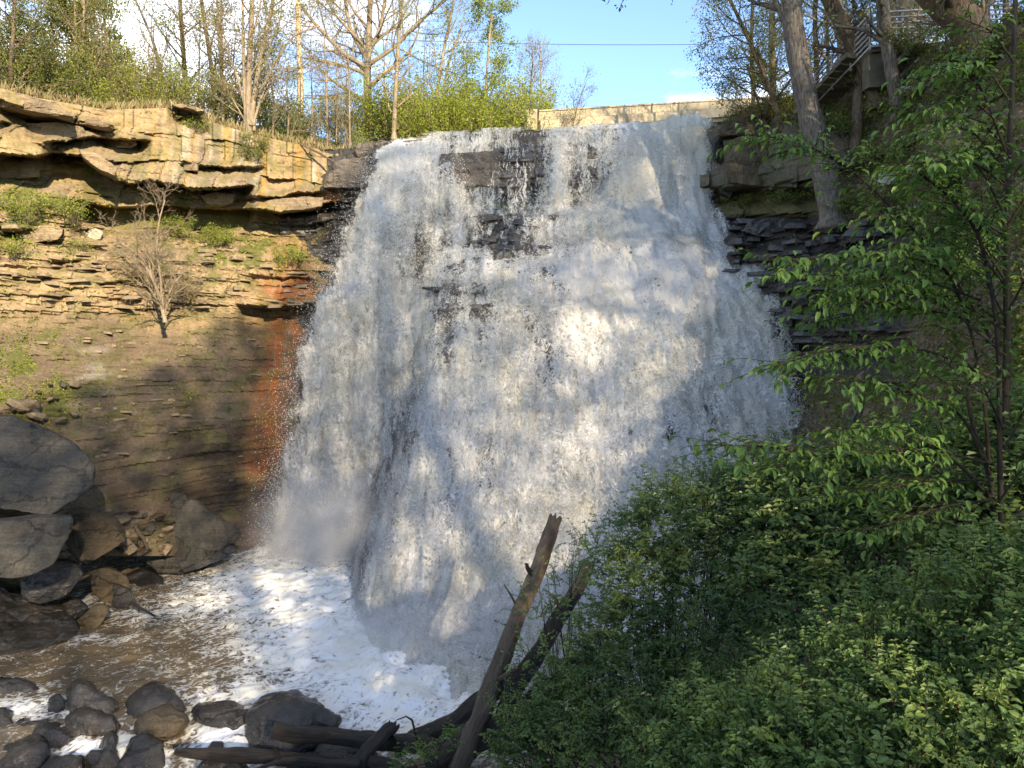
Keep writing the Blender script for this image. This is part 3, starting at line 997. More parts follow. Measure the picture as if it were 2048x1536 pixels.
CASC = [(1330, 330, 95, 110, .42), (1300, 440, 130, 90, .38), (1405, 300, 45, 70, .25), (1113, 340, 16, 110, .22), (1290, 545, 260, 55, .36), (1450, 660, 170, 120, .26),
        (1010, 345, 100, 68, -.66), (1185, 365, 36, 55, -.5), (1175, 300, 50, 35, -.12), (985, 478, 95, 62, -.50), (935, 590, 60, 42, -.30), (882, 680, 24, 75, -.24),
        (1062, 700, 45, 70, -.12), (960, 960, 60, 110, .10), (1645, 720, 45, 130, -.28), (1570, 770, 60, 60, -.08), (900, 270, 60, 22, -.12), (940, 262, 40, 20, -.1), (1060, 270, 40, 16, -.5), (1220, 268, 70, 18, -.1),
        (1080, 1190, 380, 110, .28), (800, 1200, 130, 110, .22), (730, 1150, 20, 90, -.22), (1380, 850, 60, 120, -.06), (1200, 620, 110, 60, .22), (1020, 545, 90, 25, .1), (920, 330, 30, 80, .12), (850, 620, 30, 60, .25)]
PLUME = [(770, 370, 60, 110, .34), (870, 460, 50, 70, -.26), (820, 540, 60, 60, -.16), (720, 560, 60, 90, .12), (690, 700, 60, 90, .12), (760, 720, 50, 120, -.06), (630, 830, 40, 130, -.03), (800, 330, 40, 40, .2), (640, 1050, 90, 90, .22)]


def arc(p):
    d = np.linalg.norm(np.diff(p, axis=0), axis=-1)
    return np.concatenate([np.zeros((1, p.shape[1])), np.cumsum(d, 0)])


def sheet(name, left, right, Yfun, py0, py1, step, ncol, off, dens_list, base, seed, matl, lump, edge=0.12, top_fade=8, bot_fade=40, bias=0.0):
    pys = np.arange(py0, py1, step)
    s = np.linspace(0, 1, ncol)
    py = np.broadcast_to(pys[:, None], (len(pys), ncol))
    l, r = left(py), right(py)
    wav = 14 * pn(py * 0.013, seed, 0.5) * sstep(py0 + 60, py0 + 220, py)
    px = l + wav + (r - l) * s[None, :]
    lip = np.interp(px, [560, 700, 735, 870, 950, 1040, 1100, 1430, 1480, 1760], [300, 292, 284, 272, 262, 258, 260, 246, 244, 244])
    py2 = np.maximum(py, lip - 4 + 0 * py)
    Y = Yfun(px, py2) - off
    p = P(px, py2, Y)
    x, z = p[..., 0], p[..., 2]
    gr = sstep(py0, py0 + 260, py)
    lm = lump * (0.35 + 0.65 * gr)
    d = lm * (fbm(x * 0.9, z * 0.45, seed + 0.5, 3) + 0.5 * fbm(x * 3.0, z * 1.7, seed + 4.5, 3))
    d = d + 0.6 * lm * np.abs(fbm(x * 1.6, z * 0.5, seed + 8.5, 3)) + 0.42 * lm * fbm(x * 2.4, z * 0.14, seed + 12.5, 4, 0.6)
    p[..., 1] -= d
    p[..., 2] += 0.35 * d
    # water piles up where it rushes over the lip
    up_ = (blob(px, py, 1385, 250, 60, 26) + 0.5 * blob(px, py, 868, 282, 34, 22) + 0.3 * blob(px, py, 1250, 256, 120, 14)) * (0.25 + 0.45 * np.abs(fbm(x * 1.6, z * 1.6, seed + 3.0, 4)))
    p[..., 2] += up_
    dens = np.full(px.shape, base)
    for cx, cy, rx, ry, a in dens_list:
        dens = dens + a * blob(px, py, cx, cy, rx, ry)
    dens = dens + 0.10 * fbm(x * 0.5, z * 0.25, seed + 2.0, 3) + bias
    e = np.minimum(s, 1 - s)[None, :]
    e = sstep(0, edge, e + 0.05 * fbm(x * 1.5, z * 1.5, seed + 6.0, 3))
    dens = dens * e * sstep(py0 - 1, py0 + top_fade, py) * (1 - 0.75 * sstep(py1 - bot_fade, py1, py))
    a = arc(p)
    flow = np.stack([x * 1.0, a, np.full(x.shape, seed * 5.0)], -1)
    me = mesh_from(name, p.reshape(-1, 3), [grid_faces(len(pys), ncol)])
    attr(me, 'dens', np.clip(dens, 0, 0.80))
    attr(me, 'flow', flow.reshape(-1, 3), 'FLOAT_VECTOR')
    child(name, me, matl, falls)
    return px, py2, p, dens


def cascY(px, py):
    return lip_Y(px) - falls_g(px, py, True)


WM = [mat_water('white_water_rivulets', 1.0, web=0.5, soft=0.40, fine=0.9, thr=0.36, streak=1.8),
      mat_water('white_water_froth', 2.0, web=1.0, soft=0.28, fine=1.0, thr=0.50, streak=1.7),
      mat_water('white_water_spatter', 3.0, web=1.3, soft=0.16, fine=1.5, thr=0.64, streak=0.9)]
MIST_D = 1.8
C0 = sheet('cascade', lambda y: casc_left(y) - 55, casc_right, cascY, 243, 1430, 3.6, 250, 0.10, CASC, 0.58, 1.0, WM[0], 0.22)
C1 = sheet('cascade', lambda y: casc_left(y) - 65, lambda y: casc_right(y) + 6, cascY, 243, 1420, 3.6, 250, 0.38, CASC, 0.50, 2.0, WM[1], 0.30)
C2 = sheet('cascade_spatter', lambda y: casc_left(y) - 60, lambda y: casc_right(y) + 14, cascY, 262, 1400, 4.2, 210, 0.75, CASC, 0.44, 3.0, WM[2], 0.35)


def plume_l(py):
    return np.interp(py, [284, 300, 400, 470, 560, 640, 720, 800, 900, 980, 1060, 1120, 1180], [775, 748, 706, 676, 645, 618, 590, 576, 560, 542, 526, 518, 540])


def plume_r(py):
    return np.interp(py, [284, 300, 400, 480, 540, 600, 700, 800, 950, 1100, 1180], [905, 912, 955, 955, 935, 905, 885, 865, 815, 745, 715])


def plumeY(px, py):
    f = np.interp(py, [270, 330, 420, 560, 800, 1000, 1180], [0, 0.9, 1.7, 2.3, 3.0, 3.6, 4.4])
    return np.interp(px, [500, 720, 950], [35.4, 35.4, 34.2]) - f


sheet('plume', plume_l, plume_r, plumeY, 276, 1185, 3.6, 110, -0.25, PLUME, 0.58, 4.0, WM[0], 0.25)
sheet('plume', lambda y: plume_l(y) - 5, plume_r, plumeY, 280, 1185, 3.6, 110, 0.15, PLUME, 0.47, 5.0, WM[1], 0.35, edge=0.2)
sheet('plume_spatter', lambda y: plume_l(y) - 16, lambda y: plume_r(y) + 10, plumeY, 290, 1170, 4.0, 100, 0.6, PLUME, 0.44, 6.0, WM[2], 0.4, edge=0.28)

WS = mat_water('splashing_water', 9.0, web=0.6, soft=0.42, fine=1.2, thr=0.50, streak=0.4, vs=1.0)
sheet('splash', lambda y: casc_left(y) - 60, lambda y: 1180 + 0 * y, lambda a, b: cascY(a, b) - np.interp(b, [1120, 1300, 1420], [0.5, 1.3, 1.6]), 1120, 1440, 4.0, 120, 0.3, [(800, 1330, 200, 70, .25), (900, 1400, 200, 60, .2), (690, 1220, 50, 70, .2)], 0.34, 9.0, WS, 0.55, edge=0.2, top_fade=130, bot_fade=20)
sheet('splash', lambda y: plume_l(y) - 26, lambda y: plume_r(y) + 30, lambda a, b: plumeY(a, b) - np.interp(b, [980, 1130], [0.4, 1.2]), 980, 1150, 4.0, 80, 0.3, [(610, 1090, 80, 50, .25)], 0.34, 10.0, WS, 0.5, edge=0.25, top_fade=90, bot_fade=20)

# thin veils over the dark caprock
WV = mat_water('thin_water_strands', 7.0, web=0.0, soft=0.12, fine=1.0, thr=0.62, streak=0.6, vs=0.06)
sheet('veil', lambda y: 872 + 0 * y, lambda y: 1250 + 0 * y, cascY, 258, 436, 3.0, 150, 0.16, [(960, 285, 70, 25, .10), (920, 350, 50, 60, .12), (1060, 285, 30, 20, -.25), (1040, 345, 60, 40, -.06), (1180, 300, 60, 50, .08), (1113, 340, 18, 110, .2)], 0.50, 7.0, WV, 0.05, edge=0.05, bot_fade=12)
sheet('veil', lambda y: 860 + 0 * y, lambda y: 1130 + 0 * y, cascY, 428, 640, 3.0, 110, 0.20, [(940, 480, 40, 60, .10), (1040, 470, 50, 50, .0)], 0.47, 8.0, WV, 0.08, edge=0.1, bot_fade=30)

# mist hanging over the foot of the falls
t = NT('mist')
_tc = t.n('ShaderNodeTexCoord').outputs['Object']
_len = t.n('ShaderNodeVectorMath', operation='LENGTH'); t.l(_tc, _len.inputs[0])
_fall = t.math('SUBTRACT', 1.0, _len.outputs['Value'], clamp=True)
_fall = t.math('MULTIPLY', _fall, _fall)
_nz = t.noise(t.mapping(_tc, (2.5, 2.5, 1.6)), 1.0, 3, 0.6)
_dn = t.math('MULTIPLY', _fall, t.math('MULTIPLY', _nz.outputs['Fac'], MIST_D))
_pv = t.n('ShaderNodeVolumePrincipled')
_pv.inputs['Color'].default_value = (0.95, 0.96, 0.97, 1)
t.l(_dn, _pv.inputs['Density'])
t.l(_pv.outputs[0], t.out.inputs['Volume'])
M['mist'] = t.m
for _c, _s in ((P(640, 1100, 29.0), (3.7, 2.8, 4.2)), (P(800, 1300, 20.4), (5.0, 2.2, 1.5))):
    bm = bmesh.new(); bmesh.ops.create_icosphere(bm, subdivisions=3, radius=1.0)
    me = bpy.data.meshes.new('mist'); bm.to_mesh(me); bm.free()
    o = obj('mist', me, M['mist'], None, 'white mist hanging over the foot of the falls', 'mist', 'mist over the pool', 'stuff')
    o.location = _c; o.scale = _s

# flying drops
t = NT('water_drop')
M['drop'] = t.done(t.principled((0.86, 0.88, 0.89), 0.4, None, 0.3))


def drops(n, left, right, Yfun, py0, py1, spread, seed, size=(0.005, 0.019), edgep=0.5):
    rg = np.random.RandomState(seed)
    py = py0 + (py1 - py0) * rg.rand(n) ** 0.85
    s = rg.rand(n)
    ed = rg.rand(n) < edgep
    s = np.where(ed, np.where(rg.rand(n) < 0.7, 0.06 - 0.10 * np.abs(rg.normal(size=n)), 0.97 + 0.04 * np.abs(rg.normal(size=n))), s)
    l, r = left(py), right(py)
    px = l + (r - l) * s
    Y = Yfun(px, py) - 0.2 - spread * rg.rand(n)
    c = P(px, py, Y)
    c[:, 2] = np.maximum(c[:, 2], 0.1)
    sz = size[0] + (size[1] - size[0]) * rg.rand(n) ** 3
    T = np.array([[1, 0, -.5], [-.5, .87, -.5], [-.5, -.87, -.5], [0, 0, 1.2]])
    v = c[:, None, :] + T[None] * sz[:, None, None]
    f = (np.arange(n)[:, None, None] * 4 + np.array([[0, 2, 1], [0, 1, 3], [1, 2, 3], [2, 0, 3]])[None]).reshape(-1, 3)
    return v.reshape(-1, 3), f


_mb = MB()
v, f = drops(20000, plume_l, plume_r, plumeY, 300, 1150, 1.2, 1, edgep=0.6); _mb.add(v, None, f)
v, f = drops(30000, casc_left, casc_right, cascY, 300, 1350, 1.3, 2, edgep=0.25); _mb.add(v, None, f)
child('spray_drops', _mb.mesh('spray_drops'), M['drop'], falls, kind='stuff')
#@@OBJ
# ------------------------------------------------------------------ rocks
def tri_mesh_np(bm):
    bm.verts.index_update()
    return bm


def rock_mesh(name, poly, Yb, tilt, thick, back=(0.0, 0.0), shrink=0.8, smooth=0.35, rough=0.05, seed=0, dense=0.16, round_=0, chips=None):
    """boulder: outline seen in the photograph, its own depth; the face leans back by tilt (m per m of height);
    back = shift of the rear outline (m), shrink = its size"""
    poly = np.asarray(poly, float)
    if round_: poly = poly.mean(0) + (poly - poly.mean(0)) * np.array([1.10, 1.06])   # smoothing draws the outline in
    pymax = poly[:, 1].max()
    hgt = (pymax - poly[:, 1]) / F * Yb
    Y = Yb + tilt * hgt
    fr = P(poly[:, 0], poly[:, 1], Y)
    c = fr.mean(0)
    ext = float(np.linalg.norm(fr - c, axis=1).mean())
    back = (back[0] * 0.6 + thick * c[0] / c[1], back[1] + 0.4 * thick * (c[2] - CAMZ) / c[1])   # the block runs straight away from the viewpoint
    bk = c + (fr - c) * shrink + np.array([back[0], thick, back[1]])
    mid = c + (fr - c) * (1.02 if round_ else 0.985) + np.array([back[0] * 0.5, thick * 0.5, back[1] * 0.5])
    bm = bmesh.new()
    front = c + (fr - c) * (0.985 if not round_ else 0.66) - np.array([0, 0.01 + 0.12 * ext * round_, 0])
    for q in np.concatenate([front, fr + np.array([0, 0.03 + 0.10 * round_ * thick, 0]), mid, bk]):
        bm.verts.new(q)
    rg = np.random.RandomState(seed + 11)
    if round_:
        bm.verts.new(c + np.array([0.05, -0.3 * ext * round_, 0.1 * ext]))
    res = bmesh.ops.convex_hull(bm, input=bm.verts)
    junk = [g for g in res['geom_interior'] if isinstance(g, bmesh.types.BMVert)] + [v for v in bm.verts if not v.link_faces]
    bmesh.ops.delete(bm, geom=list(set(junk)), context='VERTS')
    # broken corners
    for k in range((3 if not round_ else 2) if chips is None else chips):
        n_ = rand_dirs(1, rg)[0]; n_[1] = -abs(n_[1]) * 0.8; n_[2] = n_[2] + 0.2
        n_ /= np.linalg.norm(n_)
        pr = max(float(np.dot(np.array(v.co), n_)) for v in bm.verts)
        cc = float(np.dot(c + np.array([0, thick * 0.35, 0]), n_))
        cut = cc + (pr - cc) * (0.88 + 0.08 * rg.rand())
        g = bmesh.ops.bisect_plane(bm, geom=bm.verts[:] + bm.edges[:] + bm.faces[:], plane_co=Vector(tuple(n_ * cut)), plane_no=Vector(tuple(n_)), clear_outer=True)
        eds = [e for e in g['geom_cut'] if isinstance(e, bmesh.types.BMEdge)]
        if eds: bmesh.ops.contextual_create(bm, geom=eds)
    bmesh.ops.triangulate(bm, faces=bm.faces)
    for it in range(6):
        es = [e for e in bm.edges if e.calc_length() > dense * 1.5]
        if not es or len(bm.verts) > 9000: break
        bmesh.ops.subdivide_edges(bm, edges=es, cuts=1)
        bmesh.ops.triangulate(bm, faces=[f for f in bm.faces if len(f.verts) > 3])
    for it in range(int(smooth * 12)):
        bmesh.ops.smooth_vert(bm, verts=bm.verts, factor=0.5, use_axis_x=True, use_axis_y=True, use_axis_z=True)
    me = bpy.data.meshes.new(name)
    bmesh.ops.recalc_face_normals(bm, faces=bm.faces)
    bm.normal_update()
    v = np.array([q.co[:] for q in bm.verts]); n = np.array([q.normal[:] for q in bm.verts])
    o_ = seed * 7.7
    d = rough * (1.6 * fbm(v[:, 0] * 0.8 + o_, v[:, 1] * 0.8, v[:, 2] * 0.8, 3) + 1.1 * fbm(v[:, 0] * 2.6 + o_, v[:, 1] * 2.6, v[:, 2] * 2.6, 4, 0.6))
    if round_:
        d = d + 0.22 * ext * fbm(v[:, 0] / ext * 0.8 + o_, v[:, 1] / ext * 0.8, v[:, 2] / ext * 0.8, 3)
        d = d - 0.10 * ext * np.abs(fbm(v[:, 0] / ext * 1.1 + o_ + 9, v[:, 1] / ext * 1.1, v[:, 2] / ext * 1.6, 3))
    # joint cracks: narrow grooves
    cr = np.abs(pn(v[:, 0] * 0.5 + o_, v[:, 1] * 0.5, v[:, 2] * 0.7) + 0.12 * fbm(v[:, 0] * 2 + o_, v[:, 1] * 2, v[:, 2] * 2, 3))
    d = d - min(0.07, rough * 1.5) * (1 - sstep(0.0, 0.03, cr)) * (0.3 if round_ else 1.0)
    v = v + n * d[:, None]
    for q, co in zip(bm.verts, v):
        q.co = co
    bm.to_mesh(me); bm.free()
    me.polygons.foreach_set('use_smooth', np.full(len(me.polygons), bool(round_)))
    return me


def boulder(poly, Yb, matl, label, tilt=0.5, thick=1.5, group=None, name='boulder', **kw):
    me = rock_mesh(name, poly, Yb, tilt, thick, **kw)
    c = np.array([0.0, 0, 0])
    vs = np.empty(len(me.vertices) * 3, np.float32); me.vertices.foreach_get('co', vs); vs = vs.reshape(-1, 3)
    loc = Vector((float(vs[:, 0].mean()), float(vs[:, 1].mean()), float(vs[:, 2].min())))
    me.transform(Matrix.Translation(-loc))
    return obj(name, me, M[matl], None, label, 'rock', group, loc=loc)


boulder([(-140, 850), (-60, 836), (20, 830), (90, 858), (150, 888), (186, 930), (182, 972), (150, 1000), (98, 1030), (40, 1018), (-60, 1012), (-140, 1000)], 20.6, 'grey_boulder', 'huge cracked grey sandstone slab leaning above the other boulders', tilt=0.75, thick=2.2, back=(0.45, -0.1), shrink=0.75, smooth=0.05, rough=0.05, seed=1, chips=0)
boulder([(-140, 1085), (-40, 1050), (20, 1040), (100, 1033), (143, 1037), (140, 1062), (122, 1078), (106, 1130), (62, 1150), (8, 1156), (-140, 1150)], 19.0, 'grey_boulder', 'flat-faced grey slab below the huge cracked slab', tilt=0.55, thick=1.8, back=(0.3, 0.0), shrink=0.8, smooth=0.05, rough=0.045, seed=2, chips=0)
boulder([(110, 1045), (135, 1030), (165, 1024), (230, 1050), (250, 1084), (215, 1105), (176, 1127), (160, 1122), (128, 1098)], 22.6, 'brown_boulder', 'brown angular boulder wedged behind the flat-faced grey slab', tilt=0.7, thick=2.0, back=(0.4, 0.1), shrink=0.85, smooth=0.1, rough=0.06, seed=3)
boulder([(40, 1165), (80, 1140), (112, 1122), (155, 1130), (168, 1150), (130, 1195), (80, 1210), (40, 1205)], 21.2, 'wet_boulder', 'low dark rock in the shade under the flat-faced slab', tilt=0.9, thick=1.6, smooth=0.1, rough=0.05, seed=4)
boulder([(328, 992), (350, 984), (388, 998), (422, 1030), (482, 1066), (470, 1086), (424, 1098), (404, 1112), (352, 1146), (322, 1146), (274, 1112), (300, 1058)], 27.2, 'grey_boulder', 'pyramid-shaped grey boulder at the foot of the cliff by the foam', tilt=0.45, thick=2.6, back=(0.3, -0.3), shrink=0.8, smooth=0.03, rough=0.07, seed=5, chips=0)
boulder([(300, 1145), (345, 1132), (400, 1105), (460, 1090), (478, 1098), (420, 1130), (350, 1152)], 27.2, 'wet_boulder', 'dark wet ledge under the pyramid-shaped boulder', tilt=0.5, thick=1.5, smooth=0.1, rough=0.05, seed=35)
boulder([(-150, 1150), (-40, 1165), (40, 1188), (84, 1208), (132, 1222), (156, 1262), (132, 1280), (60, 1300), (0, 1322), (-150, 1335)], 19.6, 'wet_boulder', 'broad dark rock shelf sloping into the brown water', tilt=1.6, thick=2.2, smooth=0.15, rough=0.07, seed=6, chips=0)
boulder([(178, 1145), (196, 1136), (222, 1140), (250, 1152), (262, 1188), (236, 1212), (206, 1206), (184, 1186)], 24.2, 'brown_boulder', 'upright split brown slab at the water edge', tilt=0.3, thick=0.8, smooth=0.03, rough=0.05, seed=7)
boulder([(228, 1168), (262, 1180), (274, 1206), (240, 1222), (224, 1214)], 23.8, 'wet_boulder', 'small pointed dark stone in front of the split brown slab', tilt=0.3, thick=0.6, smooth=0.05, rough=0.04, seed=8, dense=0.1)
boulder([(160, 1238), (186, 1212), (212, 1206), (220, 1222), (200, 1250), (184, 1262)], 22.0, 'brown_boulder', 'narrow leaning brown stone standing in foam', tilt=0.2, thick=0.6, smooth=0.05, rough=0.04, seed=9, dense=0.1)
boulder([(110, 1205), (150, 1196), (176, 1214), (150, 1240), (116, 1236)], 22.4, 'wet_boulder', 'small dark stone between the rock shelf and still foam', tilt=0.5, thick=0.7, smooth=0.1, rough=0.04, seed=10, dense=0.1)
boulder([(236, 1160), (290, 1140), (330, 1160), (320, 1185), (270, 1200), (240, 1190)], 25.6, 'wet_boulder', 'flat brown-black ledge awash beside the split slab', tilt=1.4, thick=1.4, smooth=0.1, rough=0.05, seed=36)
boulder([(410, 1012), (450, 1000), (520, 1008), (540, 1030), (520, 1048), (440, 1042)], 31.5, 'wet_ledge', 'thin wet shale ledge beside the base of the falls', tilt=1.2, thick=1.5, smooth=0.05, rough=0.05, seed=37)

FG = 'round wet boulders at the pool outlet'
RND = dict(round_=0.55, smooth=0.17, rough=0.06, dense=0.08, chips=6)
for poly, Yb, th, lab, sd in [
    ([(126, 1450), (138, 1392), (154, 1372), (172, 1380), (202, 1412), (238, 1432), (222, 1450), (170, 1452)], 16.5, 1.3, 'hump-backed black boulder with a tail sloping right into the pool', 12),
    ([(246, 1450), (254, 1408), (284, 1382), (314, 1378), (352, 1400), (368, 1424), (342, 1446), (300, 1452)], 16.4, 1.2, 'dark boulder with white water spilling over its front', 13),
    ([(126, 1482), (134, 1444), (152, 1428), (184, 1426), (216, 1440), (228, 1458), (204, 1482), (160, 1486)], 15.8, 1.1, 'smooth round boulder just below the hump-backed one', 14),
    ([(262, 1470), (270, 1450), (300, 1436), (336, 1430), (372, 1448), (358, 1468), (312, 1492), (274, 1486)], 15.5, 1.0, 'brown flat-topped boulder between two foam chutes', 15),
    ([(384, 1440), (394, 1420), (440, 1418), (500, 1424), (508, 1442), (482, 1478), (452, 1488), (424, 1466)], 16.0, 1.2, 'grey broken-faced boulder split by a small cascade', 16),
    ([(494, 1500), (500, 1446), (530, 1420), (592, 1404), (634, 1416), (668, 1442), (660, 1480), (640, 1508), (540, 1516)], 15.3, 1.8, 'largest round dark boulder, with a log lying across it', 17),
    ([(238, 1536), (262, 1484), (290, 1474), (318, 1494), (322, 1540), (300, 1570), (250, 1570)], 14.7, 1.0, 'dome-shaped black boulder below the foam chute', 18),
    ([(86, 1446), (96, 1402), (114, 1394), (128, 1412), (128, 1444), (104, 1458)], 16.6, 0.7, 'slim upright dark stone beside the hump-backed boulder', 19),
    ([(-40, 1500), (-20, 1440), (0, 1424), (18, 1430), (28, 1452), (22, 1500), (0, 1520)], 15.9, 1.0, 'tall dark boulder at the small rapid below the rock shelf', 20),
    ([(22, 1474), (34, 1446), (58, 1438), (90, 1446), (70, 1474), (40, 1486)], 16.1, 0.7, 'low grey boulder beside the small rapid', 21),
    ([(54, 1490), (80, 1456), (122, 1460), (152, 1478), (130, 1506), (70, 1512)], 15.5, 0.8, 'low jagged dark boulder speckled with spray', 22),
    ([(-20, 1540), (30, 1492), (80, 1480), (94, 1512), (50, 1556), (-10, 1560)], 14.9, 1.0, 'slanting brown-black slab among the outlet boulders', 23),
    ([(176, 1556), (206, 1486), (222, 1468), (238, 1492), (240, 1556)], 14.8, 0.8, 'pointed dark stone beside the dome-shaped boulder', 24),
    ([(380, 1560), (398, 1526), (470, 1518), (506, 1548), (490, 1570)], 14.1, 0.8, 'rounded dark stone under the long grey log', 26),
    ([(406, 1500), (424, 1480), (442, 1488), (440, 1506), (414, 1510)], 15.3, 0.35, 'small black stone in a foam patch', 27),
    ([(-60, 1400), (-20, 1368), (40, 1362), (80, 1380), (60, 1402), (0, 1412)], 17.6, 0.9, 'dark rock with thin water sliding over it', 28),
    ([(150, 1540), (180, 1500), (205, 1512), (196, 1550)], 14.9, 0.5, 'small wet stone awash beside the pointed stone', 29),
    ([(80, 1556), (110, 1520), (160, 1516), (176, 1560)], 14.6, 0.6, 'flat dark stone laced with foam', 30),
]:
    boulder(poly, Yb, 'brown_boulder' if sd in (15,) else 'wet_boulder', lab, tilt=0.45, thick=th, back=(0, -0.1), shrink=0.75, seed=sd, group=FG, **RND)
boulder([(610, 1530), (640, 1498), (690, 1478), (752, 1500), (760, 1530), (720, 1556), (630, 1556)], 14.7, 'grey_boulder', 'flat-topped grey stone against the fallen log', tilt=0.9, thick=1.2, smooth=0.25, rough=0.05, seed=25, dense=0.12)
boulder([(540, 1570), (600, 1520), (660, 1510), (730, 1522), (770, 1560), (700, 1600)], 14.2, 'grey_boulder', 'striped grey stone under the long bare branch', tilt=0.9, thick=1.0, smooth=0.2, rough=0.05, seed=31, dense=0.12)

# big blocks on the right bank
boulder([(1700, 830), (1712, 760), (1745, 722), (1800, 718), (1832, 745), (1838, 800), (1790, 838), (1740, 850)], 20.6, 'tan_boulder', 'tan sandstone block behind the leafy sapling', tilt=0.35, thick=1.8, smooth=0.1, rough=0.06, seed=40)
boulder([(1690, 870), (1720, 800), (1740, 850), (1730, 900), (1700, 910)], 20.3, 'wet_ledge', 'dark slab standing against the tan sandstone block', tilt=0.2, thick=0.8, smooth=0.05, rough=0.05, seed=41)
boulder([(1795, 180), (1802, 172), (1826, 171), (1834, 178), (1828, 184), (1800, 186)], 22.4, 'pale_stone', 'flat pale stone lying high on the leafy slope', tilt=1.5, thick=0.6, smooth=0.05, rough=0.02, seed=42, dense=0.08)
boulder([(1756, 362), (1764, 349), (1790, 346), (1802, 354), (1796, 368), (1770, 370)], 22.6, 'pale_stone', 'small cream stone below the leaning tree', tilt=0.8, thick=0.5, smooth=0.05, rough=0.02, seed=43, dense=0.08)
boulder([(1632, 478), (1640, 440), (1652, 425), (1668, 440), (1664, 468), (1650, 486)], 25.6, 'tan_boulder', 'upright tan stone at the foot of the leaning tree', tilt=0.2, thick=0.5, smooth=0.05, rough=0.03, seed=44, dense=0.1)
boulder([(1690, 452), (1720, 438), (1770, 430), (1778, 448), (1750, 462), (1700, 462)], 24.0, 'tan_boulder', 'flat tan slab right of the leaning tree', tilt=0.9, thick=0.8, smooth=0.05, rough=0.03, seed=45, dense=0.1)
boulder([(1880, 300), (1888, 262), (1915, 240), (1950, 250), (1962, 285), (1945, 315), (1900, 322)], 19.4, 'slab', 'sunlit tan sandstone knob on the slope', tilt=0.5, thick=1.2, smooth=0.2, rough=0.06, seed=46)

# ------------------------------------------------------------------ ledges: parts of the cliffs
def ledge(poly, Yb, matl, parent, name='ledge', **kw):
    me = rock_mesh(name, poly, Yb, kw.pop('tilt', 0.0), kw.pop('thick', 2.5), **kw)
    return obj(name, me, M[matl], parent)


for poly, Yb, m, sd in [
    ([(-60, 190), (0, 176), (60, 192), (110, 206), (148, 226), (150, 234), (110, 226), (40, 212), (-60, 205)], 27.9, 'slab', 50),
    ([(58, 226), (120, 230), (175, 232), (228, 250), (226, 256), (170, 244), (110, 240), (60, 236)], 28.6, 'slab', 51),
    ([(110, 238), (160, 246), (180, 254), (160, 259), (112, 254)], 28.7, 'slab', 52),
    ([(-60, 252), (40, 250), (110, 246), (165, 254), (172, 266), (150, 274), (95, 282), (-60, 288)], 28.2, 'slab', 53),
    ([(165, 254), (270, 266), (274, 276), (206, 273), (172, 270)], 29.6, 'slab', 54),
    ([(200, 281), (250, 280), (272, 286), (260, 296), (204, 294)], 29.7, 'slab', 55),
    ([(-60, 330), (0, 322), (60, 326), (82, 335), (80, 352), (0, 356), (-60, 356)], 28.7, 'slab', 56),
    ([(160, 300), (200, 312), (232, 335), (230, 352), (200, 338), (168, 314)], 29.4, 'slab', 57),
    ([(360, 322), (382, 318), (396, 326), (394, 340), (368, 340)], 32.2, 'slab', 58),
    ([(402, 392), (430, 386), (470, 388), (466, 404), (440, 412), (405, 402)], 32.9, 'slab', 59),
    ([(520, 404), (560, 396), (610, 392), (645, 396), (642, 412), (590, 420), (555, 424)], 34.2, 'slab', 60),
    ([(342, 206), (372, 207), (408, 219), (400, 224), (345, 212)], 31.4, 'slab', 61),
    ([(30, 466), (60, 452), (90, 456), (100, 480), (60, 486), (32, 482)], 27.3, 'slab', 62),
    ([(62, 455), (92, 450), (128, 456), (122, 478), (96, 484)], 27.4, 'slab', 63),
    ([(165, 470), (182, 458), (205, 462), (200, 478), (172, 482)], 28.6, 'pale_stone', 64),
    ([(230, 412), (262, 406), (300, 410), (360, 416), (355, 424), (240, 420)], 31.4, 'slab', 65),
]:
    _cx, _cy = np.mean([q[0] for q in poly]), np.mean([q[1] for q in poly])
    Yb = float(cliff_Y(np.array([_cx]), np.array([_cy]))[0]) - 0.22
    ledge(poly, Yb, m, cliff, smooth=0.02, rough=0.06, thick=1.8, back=(0, 0.05), shrink=0.97, seed=sd, dense=0.14)

# thin shale flags standing out of the bedded part of the cliff: each its own piece
_flag = []
for k in range(6):
    rg = np.random.RandomState(70 + k)
    bm = bmesh.new()
    n = 9
    a = np.sort(rg.rand(n) * 6.28)
    for zz, sc in ((-0.5, 1.0), (0.5, 0.93)):
        for t_ in a:
            bm.verts.new((0.5 * sc * math.cos(t_) * (0.8 + 0.4 * rg.rand()), 0.5 * sc * math.sin(t_), zz + 0.15 * rg.rand()))
    r_ = bmesh.ops.convex_hull(bm, input=bm.verts)
    bmesh.ops.delete(bm, geom=[g for g in r_['geom_interior'] if isinstance(g, bmesh.types.BMVert)], context='VERTS')
    me = bpy.data.meshes.new('flagstone'); bm.to_mesh(me); bm.free()
    me.materials.append(M['shale'])
    _flag.append(me)
_flag_dark = []
for me in _flag:
    m2 = me.copy(); m2.materials.clear(); m2.materials.append(M['wet_ledge']); _flag_dark.append(m2)
rg = np.random.RandomState(91)


def flag(pt, L, D, T, parent, src=_flag):
    o = bpy.data.objects.new('flagstone', src[rg.randint(6)])
    COL.objects.link(o)
    o.location = pt
    o.scale = (L, D, T)
    o.rotation_euler = (rg.normal() * 0.05, rg.normal() * 0.05, rg.normal() * 0.25)
    o.parent = parent


